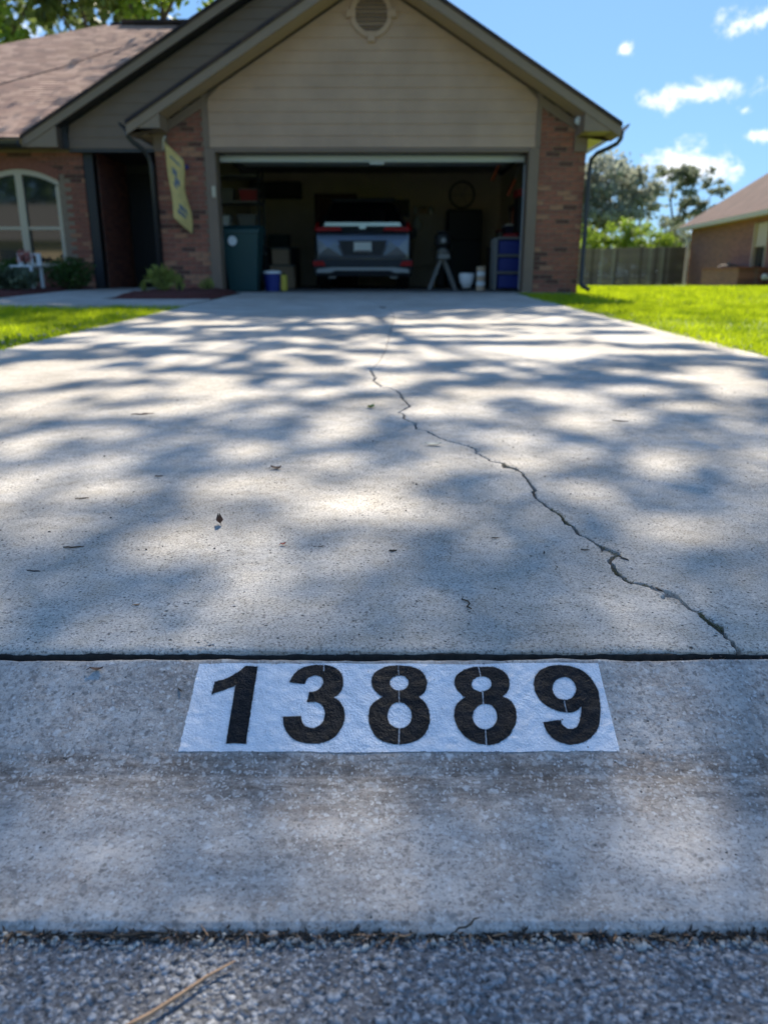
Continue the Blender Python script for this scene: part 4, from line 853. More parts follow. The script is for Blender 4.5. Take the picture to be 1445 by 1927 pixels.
# shingled roof of the wing: stepped courses
MZ = lambda y: 2.72 + .487 * (y - 13.75)
def courses(x0f, x1f, ya, yb, dz, name, n_):
    b = MB(); st = (yb - ya) / n_
    for k in range(n_):
        y0 = ya + k * st; y1 = y0 + st * 1.02; xa0, xb0 = x0f(y0), x1f(y0); xa1, xb1 = x0f(y1), x1f(y1)
        z0 = MZ(y0) + dz + .012; z1 = MZ(y1) + dz
        b.poly([(xa0, y0, z0), (xb0, y0, z0), (xb1, y1, z1), (xa1, y1, z1), (xa0, y0, z0 - .014), (xb0, y0, z0 - .014)], [(0, 1, 2, 3), (4, 5, 1, 0)])
    return obj(name, b, 'shingle', house, kind='stuff')
valley = lambda y: -5.93 if y < 13.8 else min(-1.25, -1.25 - (5.455 - MZ(y)) / .575)
courses(lambda y: -14.2 + (y - 13.75), lambda y: min(valley(y), -3.2), 13.75, 21.2, 0, 'shingle_courses', 53)
hy = 13.75 + (5.455 - 2.72) / .487
obj('roof', MB().poly([(-14.2, 13.75, 2.69), (-5.93, 13.75, 2.69), (-3.2, hy - 1.5, MZ(hy - 1.5) - .03), (-3.2, 21.25, 6.34), (-6.6, 21.25, 6.34), (-14.2, 28.8, 2.69), (-3.2, 28.8, 2.69)], [(0, 1, 2, 3, 4), (0, 4, 5), (4, 3, 6, 5)]), 'shingle', house)
obj('hip_cap', MB().tube([(-9.6, 13.8, MZ(13.8) + .01), (-7.36, 16.5, MZ(16.5) + .015), (-6.6, 17.55, MZ(17.55) + .015), (-5.75, 19.15, MZ(19.15) + .01)], .014, 6), 'shingle', house)
obj('ridge_cap', MB().tube([(-6.6, 21.25, 6.36), (-3.2, 21.25, 6.36)], .06, 6), 'shingle_dark', house)
obj('ridge_vent', MB().box(-6.3, -3.6, 21.1, 21.4, 6.37, 6.45), 'shingle_dark', house)
obj('eave_fascia', MB().box(-14.1, -5.93, 13.74, 13.76, 2.56, 2.68), 'dark_trim', house)
obj('eave_soffit', MB().box(-14.1, -5.93, 13.762, 14.2, 2.60, 2.625), 'dark_trim', house)
obj('gutter', MB().prism_x([(13.735, 2.57), (13.68, 2.57), (13.64, 2.61), (13.63, 2.66), (13.645, 2.66), (13.655, 2.62), (13.69, 2.585), (13.735, 2.585)], -14.1, -5.94), 'gutter', house)

# ------------------------------------------------------------------ the car in the garage
CXm = -.40; CZ = .318
car = thing('parked_car', 'grey blue suv parked in the garage, seen from behind', 'car', (CXm, 17.5, CZ))
def car_body():
    # stations along Y (rear to front): y, z_low, z_belt, z_roof, half width low, belt, roof
    S = [(15.42, .34, .98, 1.02, .80, .80, .62), (15.34, .32, 1.00, 1.06, .88, .88, .70), (15.40, .28, 1.06, 1.14, .91, .91, .76), (15.62, .26, 1.08, 1.38, .925, .915, .70), (15.84, .26, 1.08, 1.59, .925, .92, .63), (16.1, .26, 1.07, 1.655, .925, .92, .625),
         (17.0, .26, 1.06, 1.69, .925, .92, .63), (17.9, .26, 1.05, 1.66, .925, .92, .62), (18.5, .26, 1.03, 1.30, .925, .91, .70), (18.75, .26, 1.02, 1.07, .92, .90, .78), (19.5, .28, .98, 1.0, .88, .84, .72), (19.85, .34, .80, .84, .74, .70, .6)]
    V = []; n = 20
    for (y, zl, zb, zr, wl, wb, wr) in S[1:]:
        half = [(0, zl), (wl * .6, zl), (wl * .93, zl + .03), (wl, zl + .12), (wl, (zl + zb) / 2), (wb, zb - .08), (wb * .985, zb), (wr + (wb - wr) * .45, zb + (zr - zb) * .5), (wr, zr - .06), (wr * .88, zr - .012), (0, zr)]
        pr = [(x, z) for x, z in half] + [(-x, z) for x, z in half[-2:0:-1]]
        V.append([(CXm + x, y, CZ + z) for x, z in pr])
    b = MB(); k = len(V[0])
    for r in V: b.v += r
    for i in range(len(V) - 1):
        for j in range(k): b.f.append((i * k + j, (i + 1) * k + j, (i + 1) * k + (j + 1) % k, i * k + (j + 1) % k))
    b.f.append(tuple(range(k))); b.f.append(tuple((len(V) - 1) * k + j for j in range(k - 1, -1, -1)))
    return b
o = obj('body', car_body(), 'car', car, smooth=True)
md = o.modifiers.new('bevel', 'BEVEL'); md.width = .02; md.segments = 2; md.limit_method = 'ANGLE'; md.angle_limit = R(35)
def carpart(nm, pts, y0, y1, m, parent=None, mirror=False):
    out = []
    for s_ in ((1, -1) if mirror else (1,)):
        q = [(CXm + s_ * x, CZ + z) for x, z in pts]
        if s_ < 0: q = q[::-1]
        out.append(obj(nm, MB().prism_y(q, y0, y1), m, parent or car))
    return out
# rear window (raked), tailgate relief, lamps, bumper
obj('rear_window', MB().poly([(CXm + x, y, CZ + z) for x, y, z in ((-.72, 15.375, 1.17), (.72, 15.375, 1.17), (.57, 15.80, 1.60), (-.57, 15.80, 1.60), (-.72, 15.45, 1.16), (.72, 15.45, 1.16), (.57, 15.86, 1.575), (-.57, 15.86, 1.575))],
    [(0, 1, 2, 3), (4, 7, 6, 5), (0, 4, 5, 1), (1, 5, 6, 2), (2, 6, 7, 3), (3, 7, 4, 0)]), 'car_glass', car)
obj('spoiler', MB().poly([(CXm + x, y, CZ + z) for x, y, z in ((-.60, 15.66, 1.63), (.60, 15.66, 1.63), (.60, 15.95, 1.68), (-.60, 15.95, 1.68), (-.60, 15.68, 1.595), (.60, 15.68, 1.595), (.60, 15.95, 1.62), (-.60, 15.95, 1.62))],
    [(0, 1, 2, 3), (4, 7, 6, 5), (0, 4, 5, 1), (1, 5, 6, 2), (2, 6, 7, 3), (3, 7, 4, 0)]), 'car_dark', car)
obj('tailgate', MB().poly([(CXm + x, y, CZ + z) for x, y, z in (
    (-.78, 15.36, 1.165), (.78, 15.36, 1.165), (.84, 15.29, 1.02), (-.84, 15.29, 1.02), (.84, 15.31, .98), (-.84, 15.31, .98), (.84, 15.28, .80), (-.84, 15.28, .80), (.82, 15.31, .56), (-.82, 15.31, .56),
    (-.78, 15.45, 1.165), (.78, 15.45, 1.165), (.82, 15.45, .56), (-.82, 15.45, .56))],
    [(3, 2, 1, 0), (5, 4, 2, 3), (7, 6, 4, 5), (9, 8, 6, 7), (0, 1, 11, 10), (9, 13, 12, 8), (1, 2, 4, 6, 8, 12, 11), (0, 10, 13, 9, 7, 5, 3)]), 'car', car)
carpart('plate_recess', [(-.34, .62), (.34, .62), (.46, .88), (-.46, .88)], 15.262, 15.30, 'car_dark')
tr = carpart('garnish_strip', [(-.72, 1.135), (.72, 1.135), (.70, 1.20), (-.70, 1.20)], 15.325, 15.37, 'chrome')[0]
carpart('badge', [(-.06, 1.085), (.06, 1.085), (.065, 1.175), (-.065, 1.175)], 15.29, 15.324, 'chrome')
for s_ in (1, -1):
    tl = carpart('tail_light', [(s_ * .38, 1.055), (s_ * .86, 1.04), (s_ * .88, 1.11), (s_ * .42, 1.115)][::s_], 15.262, 15.30, 'red_lens')[0]
    obj('lamp_column', MB().poly([(CXm + s_ * x, y, CZ + z) for x, y, z in ((.84, 15.36, 1.08), (.93, 15.40, 1.06), (.86, 15.52, 1.22), (.83, 15.52, 1.22), (.86, 15.50, 1.08), (.90, 15.50, 1.06), (.85, 15.60, 1.21), (.83, 15.60, 1.21))],
        [(0, 1, 2, 3), (4, 7, 6, 5), (0, 4, 5, 1), (1, 5, 6, 2), (2, 6, 7, 3), (3, 7, 4, 0)]), 'red_lens', tl)
    carpart('reflector', [(s_ * .70, .425), (s_ * .93, .425), (s_ * .94, .51), (s_ * .74, .51)][::s_], 15.205, 15.25, 'red_lens')
    carpart('side_mirror', [(s_ * .97, 1.05), (s_ * 1.13, 1.06), (s_ * 1.12, 1.22), (s_ * .98, 1.2)][::s_], 18.1, 18.2, 'car_dark')
    carpart('exhaust_tip', [(s_ * .52, .20), (s_ * .66, .20), (s_ * .66, .26), (s_ * .52, .26)][::s_], 15.36, 15.45, 'steel')
    for y in (16.35, 18.95):
        w = MB(); cx = CXm + s_ * .79
        pr = [(.0, 0), (.21, 0), (.30, .0), (.345, .02), (.355, .06), (.355, .18), (.345, .22), (.0, .22)]
        t_ = obj('wheel', MB().tube([(cx + d, y, CZ + .355) for d in (-.11, -.10, .10, .11)], [.33, .355, .355, .33], 24), 'rubber', car, smooth=False)
        obj('rim', MB().tube([(cx + s_ * d, y, CZ + .355) for d in (.10, .115, .118)], [.24, .235, .06], 14), 'silver', t_)
obj('bumper', MB().poly([(CXm + x, y, CZ + z) for x, y, z in ((-.93, 15.25, .55), (.93, 15.25, .55), (.94, 15.22, .42), (-.94, 15.22, .42), (.90, 15.30, .24), (-.90, 15.30, .24), (-.93, 15.6, .55), (.93, 15.6, .55), (.92, 15.6, .24), (-.92, 15.6, .24))],
    [(3, 2, 1, 0), (5, 4, 2, 3), (0, 1, 7, 6), (4, 5, 9, 8), (1, 2, 4, 8, 7), (0, 6, 9, 5, 3)]), 'car_dark', car)
carpart('skid_plate', [(-.88, .30), (-.60, .30), (-.52, .34), (.52, .34), (.60, .30), (.88, .30), (.86, .37), (.60, .40), (-.60, .40), (-.86, .37)], 15.205, 15.25, 'silver')
for s_ in (1, -1):
    obj('tailgate_facet', MB().poly([(CXm + s_ * x, y, CZ + z) for x, y, z in ((.50, 15.268, .87), (.83, 15.275, .90), (.83, 15.268, .62), (.38, 15.262, .60), (.66, 15.254, .76), (.6, 15.30, .75))], [(0, 1, 4), (1, 2, 4), (2, 3, 4), (3, 0, 4), (1, 0, 5), (2, 1, 5), (3, 2, 5), (0, 3, 5)]), 'car', car)
lp = carpart('number_plate', [(-.165, .68), (.165, .68), (.165, .85), (-.165, .85)], 15.245, 15.26, 'plate')[0]
obj('plate_emblem', MB().lathe([(.03, 0), (.03, .003)], (0, 0, 0), 10), 'orange', lp)
em = [c for c in lp.children][0]; em.data.transform(Matrix.Rotation(R(90), 4, 'X')); em.data.transform(Matrix.Translation((CXm - CXm, 15.243 - 17.5, .765))); 
em.data.transform(Matrix.Translation(Vector((CXm, 17.5, CZ)))); em.data.update()
carpart('plate_band', [(-.15, .686), (.15, .686), (.15, .702), (-.15, .702)], 15.241, 15.245, 'maroon', lp)

# ------------------------------------------------------------------ things in the garage
t = thing('trash_bin', 'tall dark green wheeled trash bin with round white emblem just inside the garage', 'trash bin', (-2.3, 13.35, .318))
def frust(x, y, z0, z1, a0, b0, a1, b1): return MB().poly([(x - a0, y - b0, z0), (x + a0, y - b0, z0), (x + a0, y + b0, z0), (x - a0, y + b0, z0), (x - a1, y - b1, z1), (x + a1, y - b1, z1), (x + a1, y + b1, z1), (x - a1, y + b1, z1)], [(0, 3, 2, 1), (4, 5, 6, 7), (0, 1, 5, 4), (1, 2, 6, 5), (2, 3, 7, 6), (3, 0, 4, 7)])
obj('bin_body', frust(-2.3, 13.35, .33, 1.22, .22, .25, .29, .33), 'bin_green', t)
obj('lid', MB().prism_x([(13.0, 1.222), (13.0, 1.27), (13.2, 1.34), (13.6, 1.35), (13.72, 1.30), (13.72, 1.222)], -2.61, -1.99), 'bin_green', t)
obj('emblem', MB().prism_y([(-2.42 + .07 * math.cos(a * .5236), 1.10 + .075 * math.sin(a * .5236)) for a in range(12)], 13.012, 13.03), 'pale', t)
for x in (-2.5, -2.1): obj('wheel', MB().tube([(x - .03, 13.62, .43), (x + .03, 13.62, .43)], .11, 14), 'rubber', t)
t = thing('storage_rack', 'dark metal rack with shelves of pale boxes against the left garage wall', 'rack', (-2.9, 15.5, .318))
for x in (-3.2, -2.3):
    for y in (15.2, 15.8): obj('post', MB().box(x - .02, x + .02, y - .02, y + .02, .32, 2.5), 'black', t)
for k, z in enumerate((.5, .95, 1.4, 1.85, 2.3)): obj('shelf', MB().box(-3.22, -2.28, 15.18, 15.82, z, z + .03), 'grey', t)
bx = [(-3.05, 1.43, 'pale'), (-2.55, 1.43, 'grey'), (-2.95, 1.88, 'grey'), (-2.5, 1.88, 'red'), (-3.0, .98, 'cardboard'), (-2.5, 2.33, 'black')]
nms = ['pale plastic tub on the middle rack shelf', 'grey tub on the middle rack shelf beside the pale one', 'grey case on the upper rack shelf', 'small red case on the upper rack shelf', 'cardboard box on the lower rack shelf', 'black case on top of the garage rack']
for (x, z, m), nm in zip(bx, nms):
    tb = thing('storage_tub', nm, 'storage tub', (x, 15.45, z)); obj('tub', frust(x, 15.45, z, z + .2, .14, .16, .17, .19), m, tb); obj('lid', MB().box(x - .18, x + .18, 15.25, 15.65, z + .201, z + .225, .005), 'grey', tb)
t = thing('wall_cabinet', 'dark cabinet hanging high on the back garage wall at left', 'cabinet', (-2.65, 20.1, 2.35))
obj('cabinet_box', MB().box(-3.2, -2.0, 19.9, 20.3, 2.36, 2.72, .01), 'black', t); obj('cabinet_door', MB().box(-3.18, -2.62, 19.885, 19.9, 2.38, 2.70, .005), 'black', t); obj('cabinet_door', MB().box(-2.58, -2.02, 19.885, 19.9, 2.38, 2.70, .005), 'black', t)
t = thing('golf_bag', 'black and red golf bag leaning by the left garage jamb', 'golf bag', (-2.95, 14.1, .318))
obj('bag', MB().tube([(-3.05, 14.1, .33), (-3.0, 14.1, 1.1), (-2.97, 14.1, 1.3)], [.13, .14, .15], 12), 'black', t); obj('bag_pocket', MB().box(-2.92, -2.84, 14.02, 14.2, 1.0, 1.25, .02), 'red', t)
t = thing('life_vest', 'red and black sling hanging on the left garage wall', 'sling', (-3.2, 13.6, 1.3))
obj('strap', MB().tube([(-3.2, 13.4, 2.05), (-3.15, 13.5, 1.95), (-3.12, 13.7, 1.8), (-3.14, 13.85, 1.5), (-3.16, 13.8, 1.3)], .04, 8), 'red', t); obj('hook', MB().tube([(-3.255, 13.4, 2.08), (-3.18, 13.4, 2.05)], .012, 6), 'steel', t)
t = thing('bucket', 'blue bucket with white lid on the garage floor beside the bin', 'bucket', (-1.86, 13.4, .318))
obj('pail', MB().lathe([(.11, 0), (.14, .27), (.145, .28)], (-1.86, 13.4, .32), 16), 'blue', t); obj('lid', MB().lathe([(.15, 0), (.15, .03), (.12, .045)], (-1.86, 13.4, .601), 16), 'pale', t)
t = thing('jug', 'yellow upright jug next to the blue bucket', 'jug', (-1.66, 13.45, .318))
obj('jug_body', MB().box(-1.72, -1.62, 13.38, 13.52, .32, .58, .015), 'yellow', t); obj('cap', MB().tube([(-1.67, 13.45, .581), (-1.67, 13.45, .61)], .025, 10), 'black', t)
t = thing('back_door', 'dark red interior door in the back wall behind the suv', 'door', (-1.1, 20.29, .318))
obj('door_leaf', MB().box(-1.6, -.76, 20.26, 20.30, .33, 2.38), 'maroon', t); obj('door_frame', MB().box(-1.7, -1.61, 20.25, 20.305, .33, 2.48).box(-.75, -.66, 20.25, 20.305, .33, 2.48).box(-1.609, -.751, 20.25, 20.305, 2.39, 2.48), 'maroon', t)
t = thing('picture_board', 'small dark framed board on the back wall right of the suv roof', 'frame', (.35, 20.29, 2.0))
obj('frame', MB().box(.15, .62, 20.27, 20.305, 1.95, 2.35), 'dark_blue', t); obj('board', MB().box(.2, .57, 20.262, 20.269, 2.0, 2.3), 'black', t)
t = thing('shelf_unit', 'pale open cupboard with jars on top against the back wall', 'cupboard', (.95, 20.1, .318))
obj('case', MB().box(.72, 1.2, 19.95, 20.3, .8, 1.98), 'cream', t); obj('case_shelf', MB().box(.71, 1.21, 19.93, 20.3, 1.981, 2.0), 'cream', t)
for k, (x, m) in enumerate(((.76, 'pale'), (.9, 'cardboard'), (1.0, 'cardboard'), (1.14, 'pale'))):
    j = thing('jar', ['pale jar at the left end of the garage cupboard top', 'tan jar second from left on the cupboard top', 'tan jar third from left on the cupboard top', 'pale jar at the right end of the garage cupboard top'][k], 'jar', (x, 20.05, 2.0)); obj('glass', MB().lathe([(.045, 0), (.05, .12), (.035, .15)], (x, 20.05, 2.001), 12), m, j); obj('lid', MB().lathe([(.038, 0), (.038, .02)], (x, 20.05, 2.152), 12), 'silver', j)
t = thing('paper_bag', 'white crumpled bag hanging on the pale cupboard', 'bag', (.8, 19.9, 1.6)); obj('bag', MB().lathe([(.05, 0), (.1, .05), (.11, .15), (.06, .27), (.03, .3)], (.8, 19.85, 1.62), 9), 'pale', t); obj('handle', MB().tube([(.77, 19.86, 1.91), (.8, 19.88, 1.97), (.83, 19.86, 1.91)], .006, 5), 'pale', t)
t = thing('refrigerator', 'dark tall refrigerator at the back right of the garage', 'refrigerator', (1.9, 19.6, .318))
obj('fridge_body', MB().box(1.5, 2.3, 19.3, 20.1, .34, 2.05, .02), 'black', t); obj('fridge_door', MB().box(1.51, 2.29, 19.25, 19.298, .36, 1.35, .01), 'black', t); obj('fridge_door', MB().box(1.51, 2.29, 19.25, 19.298, 1.37, 2.03, .01), 'black', t); obj('handle', MB().tube([(1.57, 19.22, .8), (1.57, 19.22, 1.3)], .015, 6), 'steel', t)
t = thing('sawhorse', 'folding grey sawhorse standing right of the suv', 'sawhorse', (1.03, 14.2, .318))
obj('beam', MB().box(.93, 1.13, 13.9, 14.6, .84, .92, .01), 'grey', t)
for x in (.80, 1.26):
    for y in (14.0, 14.5): obj('leg', MB().tube([(1.0 + (.04 if x > 1 else -.0), y, .85), (x, y, .33)], .022, 6), 'grey', t)
obj('stand_top', MB().lathe([(.10, 0), (.12, .04), (.05, .1)], (1.03, 14.2, .925), 12), 'grey', t)
t = thing('power_tool', 'dark bench tool sitting on the sawhorse', 'power tool', (1.03, 14.25, 1.03)); obj('tool_body', MB().lathe([(.08, 0), (.14, .06), (.14, .2), (.08, .28)], (1.03, 14.25, 1.03), 14), 'black', t); obj('dial', MB().tube([(1.03, 14.10, 1.15), (1.03, 14.08, 1.15)], .04, 12), 'steel', t)
t = thing('plastic_tub', 'round white tub on the garage floor right of the sawhorse', 'tub', (1.44, 14.0, .318)); obj('tub', MB().lathe([(.07, 0), (.12, .1), (.14, .2), (.125, .25)], (1.44, 14.0, .36), 16), 'pale', t, smooth=True); obj('foot', MB().lathe([(.06, 0), (.06, .04)], (1.44, 14.0, .32), 12), 'black', t)
t = thing('paper_towel_roll', 'tall tan and white striped carton standing on the garage floor', 'carton', (1.66, 13.8, .318))
for k in range(5): obj('carton_band', MB().lathe([(.075, 0), (.08, .03), (.075, .075)], (1.66, 13.8, .32 + k * .08), 12), ('cardboard', 'pale')[k % 2], t)
t = thing('drawer_cart', 'grey framed cart with blue drawers inside the right jamb', 'cart', (2.15, 14.0, .318))
fr_ = MB()
for x in (1.9, 2.4):
    for y in (13.85, 14.25): fr_.box(x - .03, x + .03, y - .02, y + .02, .33, 1.18)
for z in (.60, .88, 1.16): fr_.box(1.931, 2.369, 13.84, 14.26, z, z + .035)
obj('cart_frame', fr_, 'grey', t)
for k, z in enumerate((.36, .64, .92)): obj('drawer', MB().box(1.96, 2.36, 13.86, 14.22, z, z + .22, .01), 'blue', t)
t = thing('tool_case', 'small red case on top of the drawer cart', 'tool case', (2.18, 14.05, 1.2)); obj('case', MB().box(2.05, 2.3, 13.95, 14.15, 1.197, 1.26, .02), 'red', t); obj('handle', MB().tube([(2.12, 14.05, 1.26), (2.15, 14.05, 1.29), (2.2, 14.05, 1.29), (2.23, 14.05, 1.26)], .008, 5), 'black', t)
t = thing('wall_cooler', 'red topped dark box with a round red dial on the right garage wall', 'machine', (2.62, 14.6, 1.3))
obj('case', MB().box(2.36, 2.86, 14.5, 15.0, 1.3, 1.90, .02), 'black', t); obj('top_band', MB().box(2.34, 2.855, 14.47, 15.0, 1.901, 2.02, .01), 'red', t); obj('dial', MB().tube([(2.58, 14.50, 1.66), (2.58, 14.48, 1.66)], .14, 20), 'steel', t); obj('dial_centre', MB().tube([(2.58, 14.478, 1.66), (2.58, 14.468, 1.66)], .05, 12), 'red', t)
for k, (x, z, r_) in enumerate(((2.0, 2.35, .5), (2.3, 2.1, .2))):
    t = thing('hanging_tool', ['long orange handled tool hanging high at the right of the garage', 'short orange handled tool hanging lower beside the longer one'][k], 'tool', (x, 15.0, z)); obj('handle', MB().tube([(x - .06, 15.0, z - .15), (x + .06, 15.0, z + .12)], .03, 8), 'orange', t); obj('shaft', MB().tube([(x + .06, 15.0, z + .121), (x + .12, 15.0, z + .35)], .012, 6), 'steel', t)

def gbox(name, label, cat, x0, x1, y0, y1, z0, z1, m, m2, part='lid'):
    t = thing(name, label, cat, ((x0 + x1) / 2, (y0 + y1) / 2, z0)); obj('box', MB().box(x0, x1, y0, y1, z0 + .001, z1, .01), m, t); obj(part, MB().box(x0 - .01, x1 + .01, y0 - .01, y1 + .01, z1 + .001, z1 + .03, .005), m2, t)
gbox('cardboard_box', 'large brown carton on the floor left of the suv', 'box', -2.35, -1.85, 16.6, 17.1, .318, .75, 'cardboard', 'grey')
gbox('cardboard_box', 'smaller brown carton stacked on the large one left of the suv', 'box', -2.3, -1.95, 16.65, 17.0, .782, 1.08, 'cardboard', 'grey')
gbox('tool_chest', 'black tool chest against the back wall left of the maroon door', 'tool chest', -2.9, -2.1, 19.6, 20.25, .318, 1.2, 'black', 'steel', 'top')
gbox('storage_tub', 'teal tub on top of the black tool chest', 'storage tub', -2.8, -2.3, 19.7, 20.1, 1.232, 1.5, 'bin_green', 'grey')
gbox('workbench', 'dark workbench along the right garage wall behind the blue drawers', 'workbench', 2.3, 2.84, 15.3, 18.2, .318, 1.15, 'bark', 'grey', 'top')
gbox('cooler', 'white lidded cooler on the dark workbench', 'cooler', 2.38, 2.78, 16.0, 16.5, 1.182, 1.5, 'dark_blue', 'pale')
gbox('storage_tub', 'grey tub at the back end of the workbench', 'storage tub', 2.4, 2.8, 17.1, 17.6, 1.182, 1.45, 'grey', 'red')
gbox('upright_freezer', 'dark waist high freezer between the cupboard and the refrigerator', 'freezer', 1.3, 1.46, 19.5, 20.2, .318, 1.3, 'black', 'steel', 'top')
t = thing('step_ladder', 'grey step ladder leaning on the right garage wall', 'ladder', (2.6, 15.1, .318))
for y in (15.05, 15.25): obj('side_rail', MB().tube([(2.45, y, .33), (2.8, y, 2.3)], .02, 6), 'steel', t)
for k in range(6): obj('rung', MB().tube([(2.49 + k * .055, 15.07, .6 + k * .3), (2.49 + k * .055, 15.23, .6 + k * .3)], .015, 6), 'steel', t)
t = thing('bicycle_rim', 'thin dark bicycle wheel hanging on the back wall at right', 'wheel', (1.9, 20.2, 2.4))
obj('tyre', MB().tube([(1.9 + .3 * math.cos(a * .3927), 20.2, 2.45 + .3 * math.sin(a * .3927)) for a in range(17)], .02, 6), 'rubber', t)
for a in range(6): obj('spoke', MB().tube([(1.9, 20.2, 2.45), (1.9 + .28 * math.cos(a * 1.047), 20.2, 2.45 + .28 * math.sin(a * 1.047))], .004, 4), 'steel', t)

gbox('shelf_box', 'dark case on the floor behind the trash bin', 'case', -3.1, -2.6, 14.4, 15.0, .318, 1.0, 'black', 'grey')
gbox('shelf_box', 'red lidded crate on the dark case behind the trash bin', 'crate', -3.05, -2.65, 14.5, 14.9, 1.032, 1.3, 'grey', 'red')
gbox('storage_tub', 'blue tub on the right wall floor behind the drawer cart', 'storage tub', 2.4, 2.82, 14.6, 15.0, .318, .8, 'dark_blue', 'grey')
t = thing('wall_rack', 'long dark wall rack with hanging tools on the right garage wall', 'rack', (2.8, 16.5, 1.9))
obj('rail', MB().box(2.80, 2.855, 14.2, 18.5, 1.95, 2.05), 'bark', t)
for k in range(9): obj('hanging_handle', MB().tube([(2.76, 14.4 + k * .45, 1.96), (2.75, 14.42 + k * .45, 1.2 + .1 * (k % 3))], .022, 6), ('steel', 'orange', 'black')[k % 3], t)

# ------------------------------------------------------------------ front garden
t = thing('garden_flag', 'yellow banner flag hanging beside the left garage pier', 'flag', (-3.2, 12.3, 1.2))
xs = np.linspace(0, 1, 9); zs = np.linspace(0, 1, 40)
fb = MB(); rows = []
for j, v in enumerate(zs):
    for i, u in enumerate(xs):
        w = .26 if .03 < v else .2
        x = -3.19 + u * .24 + .022 * math.sin(v * 9 + 1) * (.4 + .6 * u) + v * .07 - .03; y = 12.33 + .10 * u + .035 * math.sin(u * 5 + v * 3)
        z = 2.44 - u * .24 - v * 1.03; fb.v.append((x, y, z))
nx_ = len(xs)
fb.f = [(j * nx_ + i, j * nx_ + i + 1, (j + 1) * nx_ + i + 1, (j + 1) * nx_ + i) for j in range(39) for i in range(nx_ - 1)]
fl = obj('cloth', fb, 'flag', t, smooth=True)
sk = fl.modifiers.new('thick', 'SOLIDIFY'); sk.thickness = .004
def flagprint(u0, u1, v0, v1):
    b = MB(); o_ = []
    for j in range(5):
        for i in range(4):
            u = u0 + (u1 - u0) * i / 3; v = v0 + (v1 - v0) * j / 4
            x = -3.19 + u * .24 + .022 * math.sin(v * 9 + 1) * (.4 + .6 * u) + v * .07 - .03; y = 12.33 + .10 * u + .035 * math.sin(u * 5 + v * 3) - .006
            b.v.append((x, y, 2.44 - u * .24 - v * 1.03))
    b.f = [(j * 4 + i, j * 4 + i + 1, (j + 1) * 4 + i + 1, (j + 1) * 4 + i) for j in range(4) for i in range(3)]
    return b
for q in ((.3, .6, .25, .33), (.45, .75, .34, .42), (.35, .55, .42, .5), (.4, .8, .72, .79), (.3, .7, .81, .87), (.2, .8, .12, .15)): obj('print', flagprint(*q), 'flag_ink', t)
obj('pole', MB().tube([(-3.30, 12.59, 2.36), (-3.22, 12.34, 2.47), (-3.18, 12.28, 2.50)], .012, 6), 'white', t)

def plant(name, label, cat, c, rx, ry, rz, n, sz_, m, group=None, upright=0., stems=5, berry=None):
    t = thing(name, label, cat, c, group)
    P = RS.randn(n, 3); P /= np.linalg.norm(P, axis=1)[:, None]; P *= (RS.rand(n, 1) ** .45)
    lump = 1 + .25 * (vnoise(P[:, 0] * 2 + c[0], P[:, 2] * 2 + c[1], 1.5, 71)[:, None] - .5); P = P * lump * np.array([rx, ry, rz]) + np.array([c[0], c[1], c[2] + rz])
    P[:, 2] = np.maximum(P[:, 2], c[2] + .02)
    D = RS.randn(n, 3); D[:, 2] = abs(D[:, 2]) * (1 + upright * 4); D /= np.linalg.norm(D, axis=1)[:, None]
    S = np.cross(D, RS.randn(n, 3)); S /= np.linalg.norm(S, axis=1)[:, None]; l = sz_ * (.6 + .8 * RS.rand(n, 1)); w = l * (.25 if upright else .42)
    V = np.stack([P, P + D * l * .5 + S * w * .5, P + D * l, P + D * l * .5 - S * w * .5], 1).reshape(-1, 3)
    npobj('foliage', V, np.arange(4 * n).reshape(-1, 4), m, parent=t)
    b = MB()
    for k in range(stems):
        a = k * 2.4; b.tube([(c[0], c[1], c[2]), (c[0] + math.cos(a) * rx * .4, c[1] + math.sin(a) * ry * .4, c[2] + rz), (c[0] + math.cos(a) * rx * .7, c[1] + math.sin(a) * ry * .7, c[2] + rz * 1.5)], [.015, .01, .004], 5)
    obj('stem', b, 'bark', t)
    return t
gz = lambda y: float(yard_z(y)) + .05
plant('shrub', 'dark rounded shrub right of the white chair', 'shrub', (-5.15, 13.2, gz(13)), .42, .3, .26, 1400, .07, 'leaf_shrub')
plant('shrub', 'leafy green shrub under the arched window', 'shrub', (-5.95, 12.9, gz(13)), .4, .3, .24, 1200, .08, 'leaf_shrub')
plant('shrub', 'low green shrub at the far left edge of the bed', 'shrub', (-6.7, 12.8, gz(13)), .5, .35, .28, 1500, .08, 'leaf_shrub')
plant('grey_plant', 'silvery leaved plant at the front of the left bed', 'plant', (-5.55, 12.1, gz(12)), .3, .22, .16, 700, .10, 'leaf_pale')
plant('grey_plant', 'silvery leaved plant farther left in the mulch', 'plant', (-5.95, 11.9, gz(12)), .3, .22, .2, 700, .10, 'leaf_pale')
plant('yellow_plant', 'yellow green spiky plant beside the left downspout', 'plant', (-3.2, 11.6, gz(11.6)), .17, .15, .16, 260, .14, 'leaf_yellow', upright=1)
plant('yellow_plant', 'small narrow yellow green plant right of the spiky one', 'plant', (-2.93, 11.5, gz(11.5)), .06, .06, .11, 70, .10, 'leaf_yellow', upright=1)
plant('yellow_plant', 'smallest yellow green plant near the driveway in the mulch', 'plant', (-2.62, 11.9, gz(11.9)), .09, .08, .08, 60, .10, 'leaf_yellow', upright=1)
plant('yellow_plant', 'thin yellow green sprig left of the spiky plant', 'plant', (-3.38, 11.3, gz(11.3)), .05, .05, .07, 40, .09, 'leaf_yellow', upright=1)
ch = thing('garden_chair', 'small white slatted garden chair with flowers in front of the window', 'chair', (-5.55, 12.6, gz(12.6)))
c0 = gz(12.6)
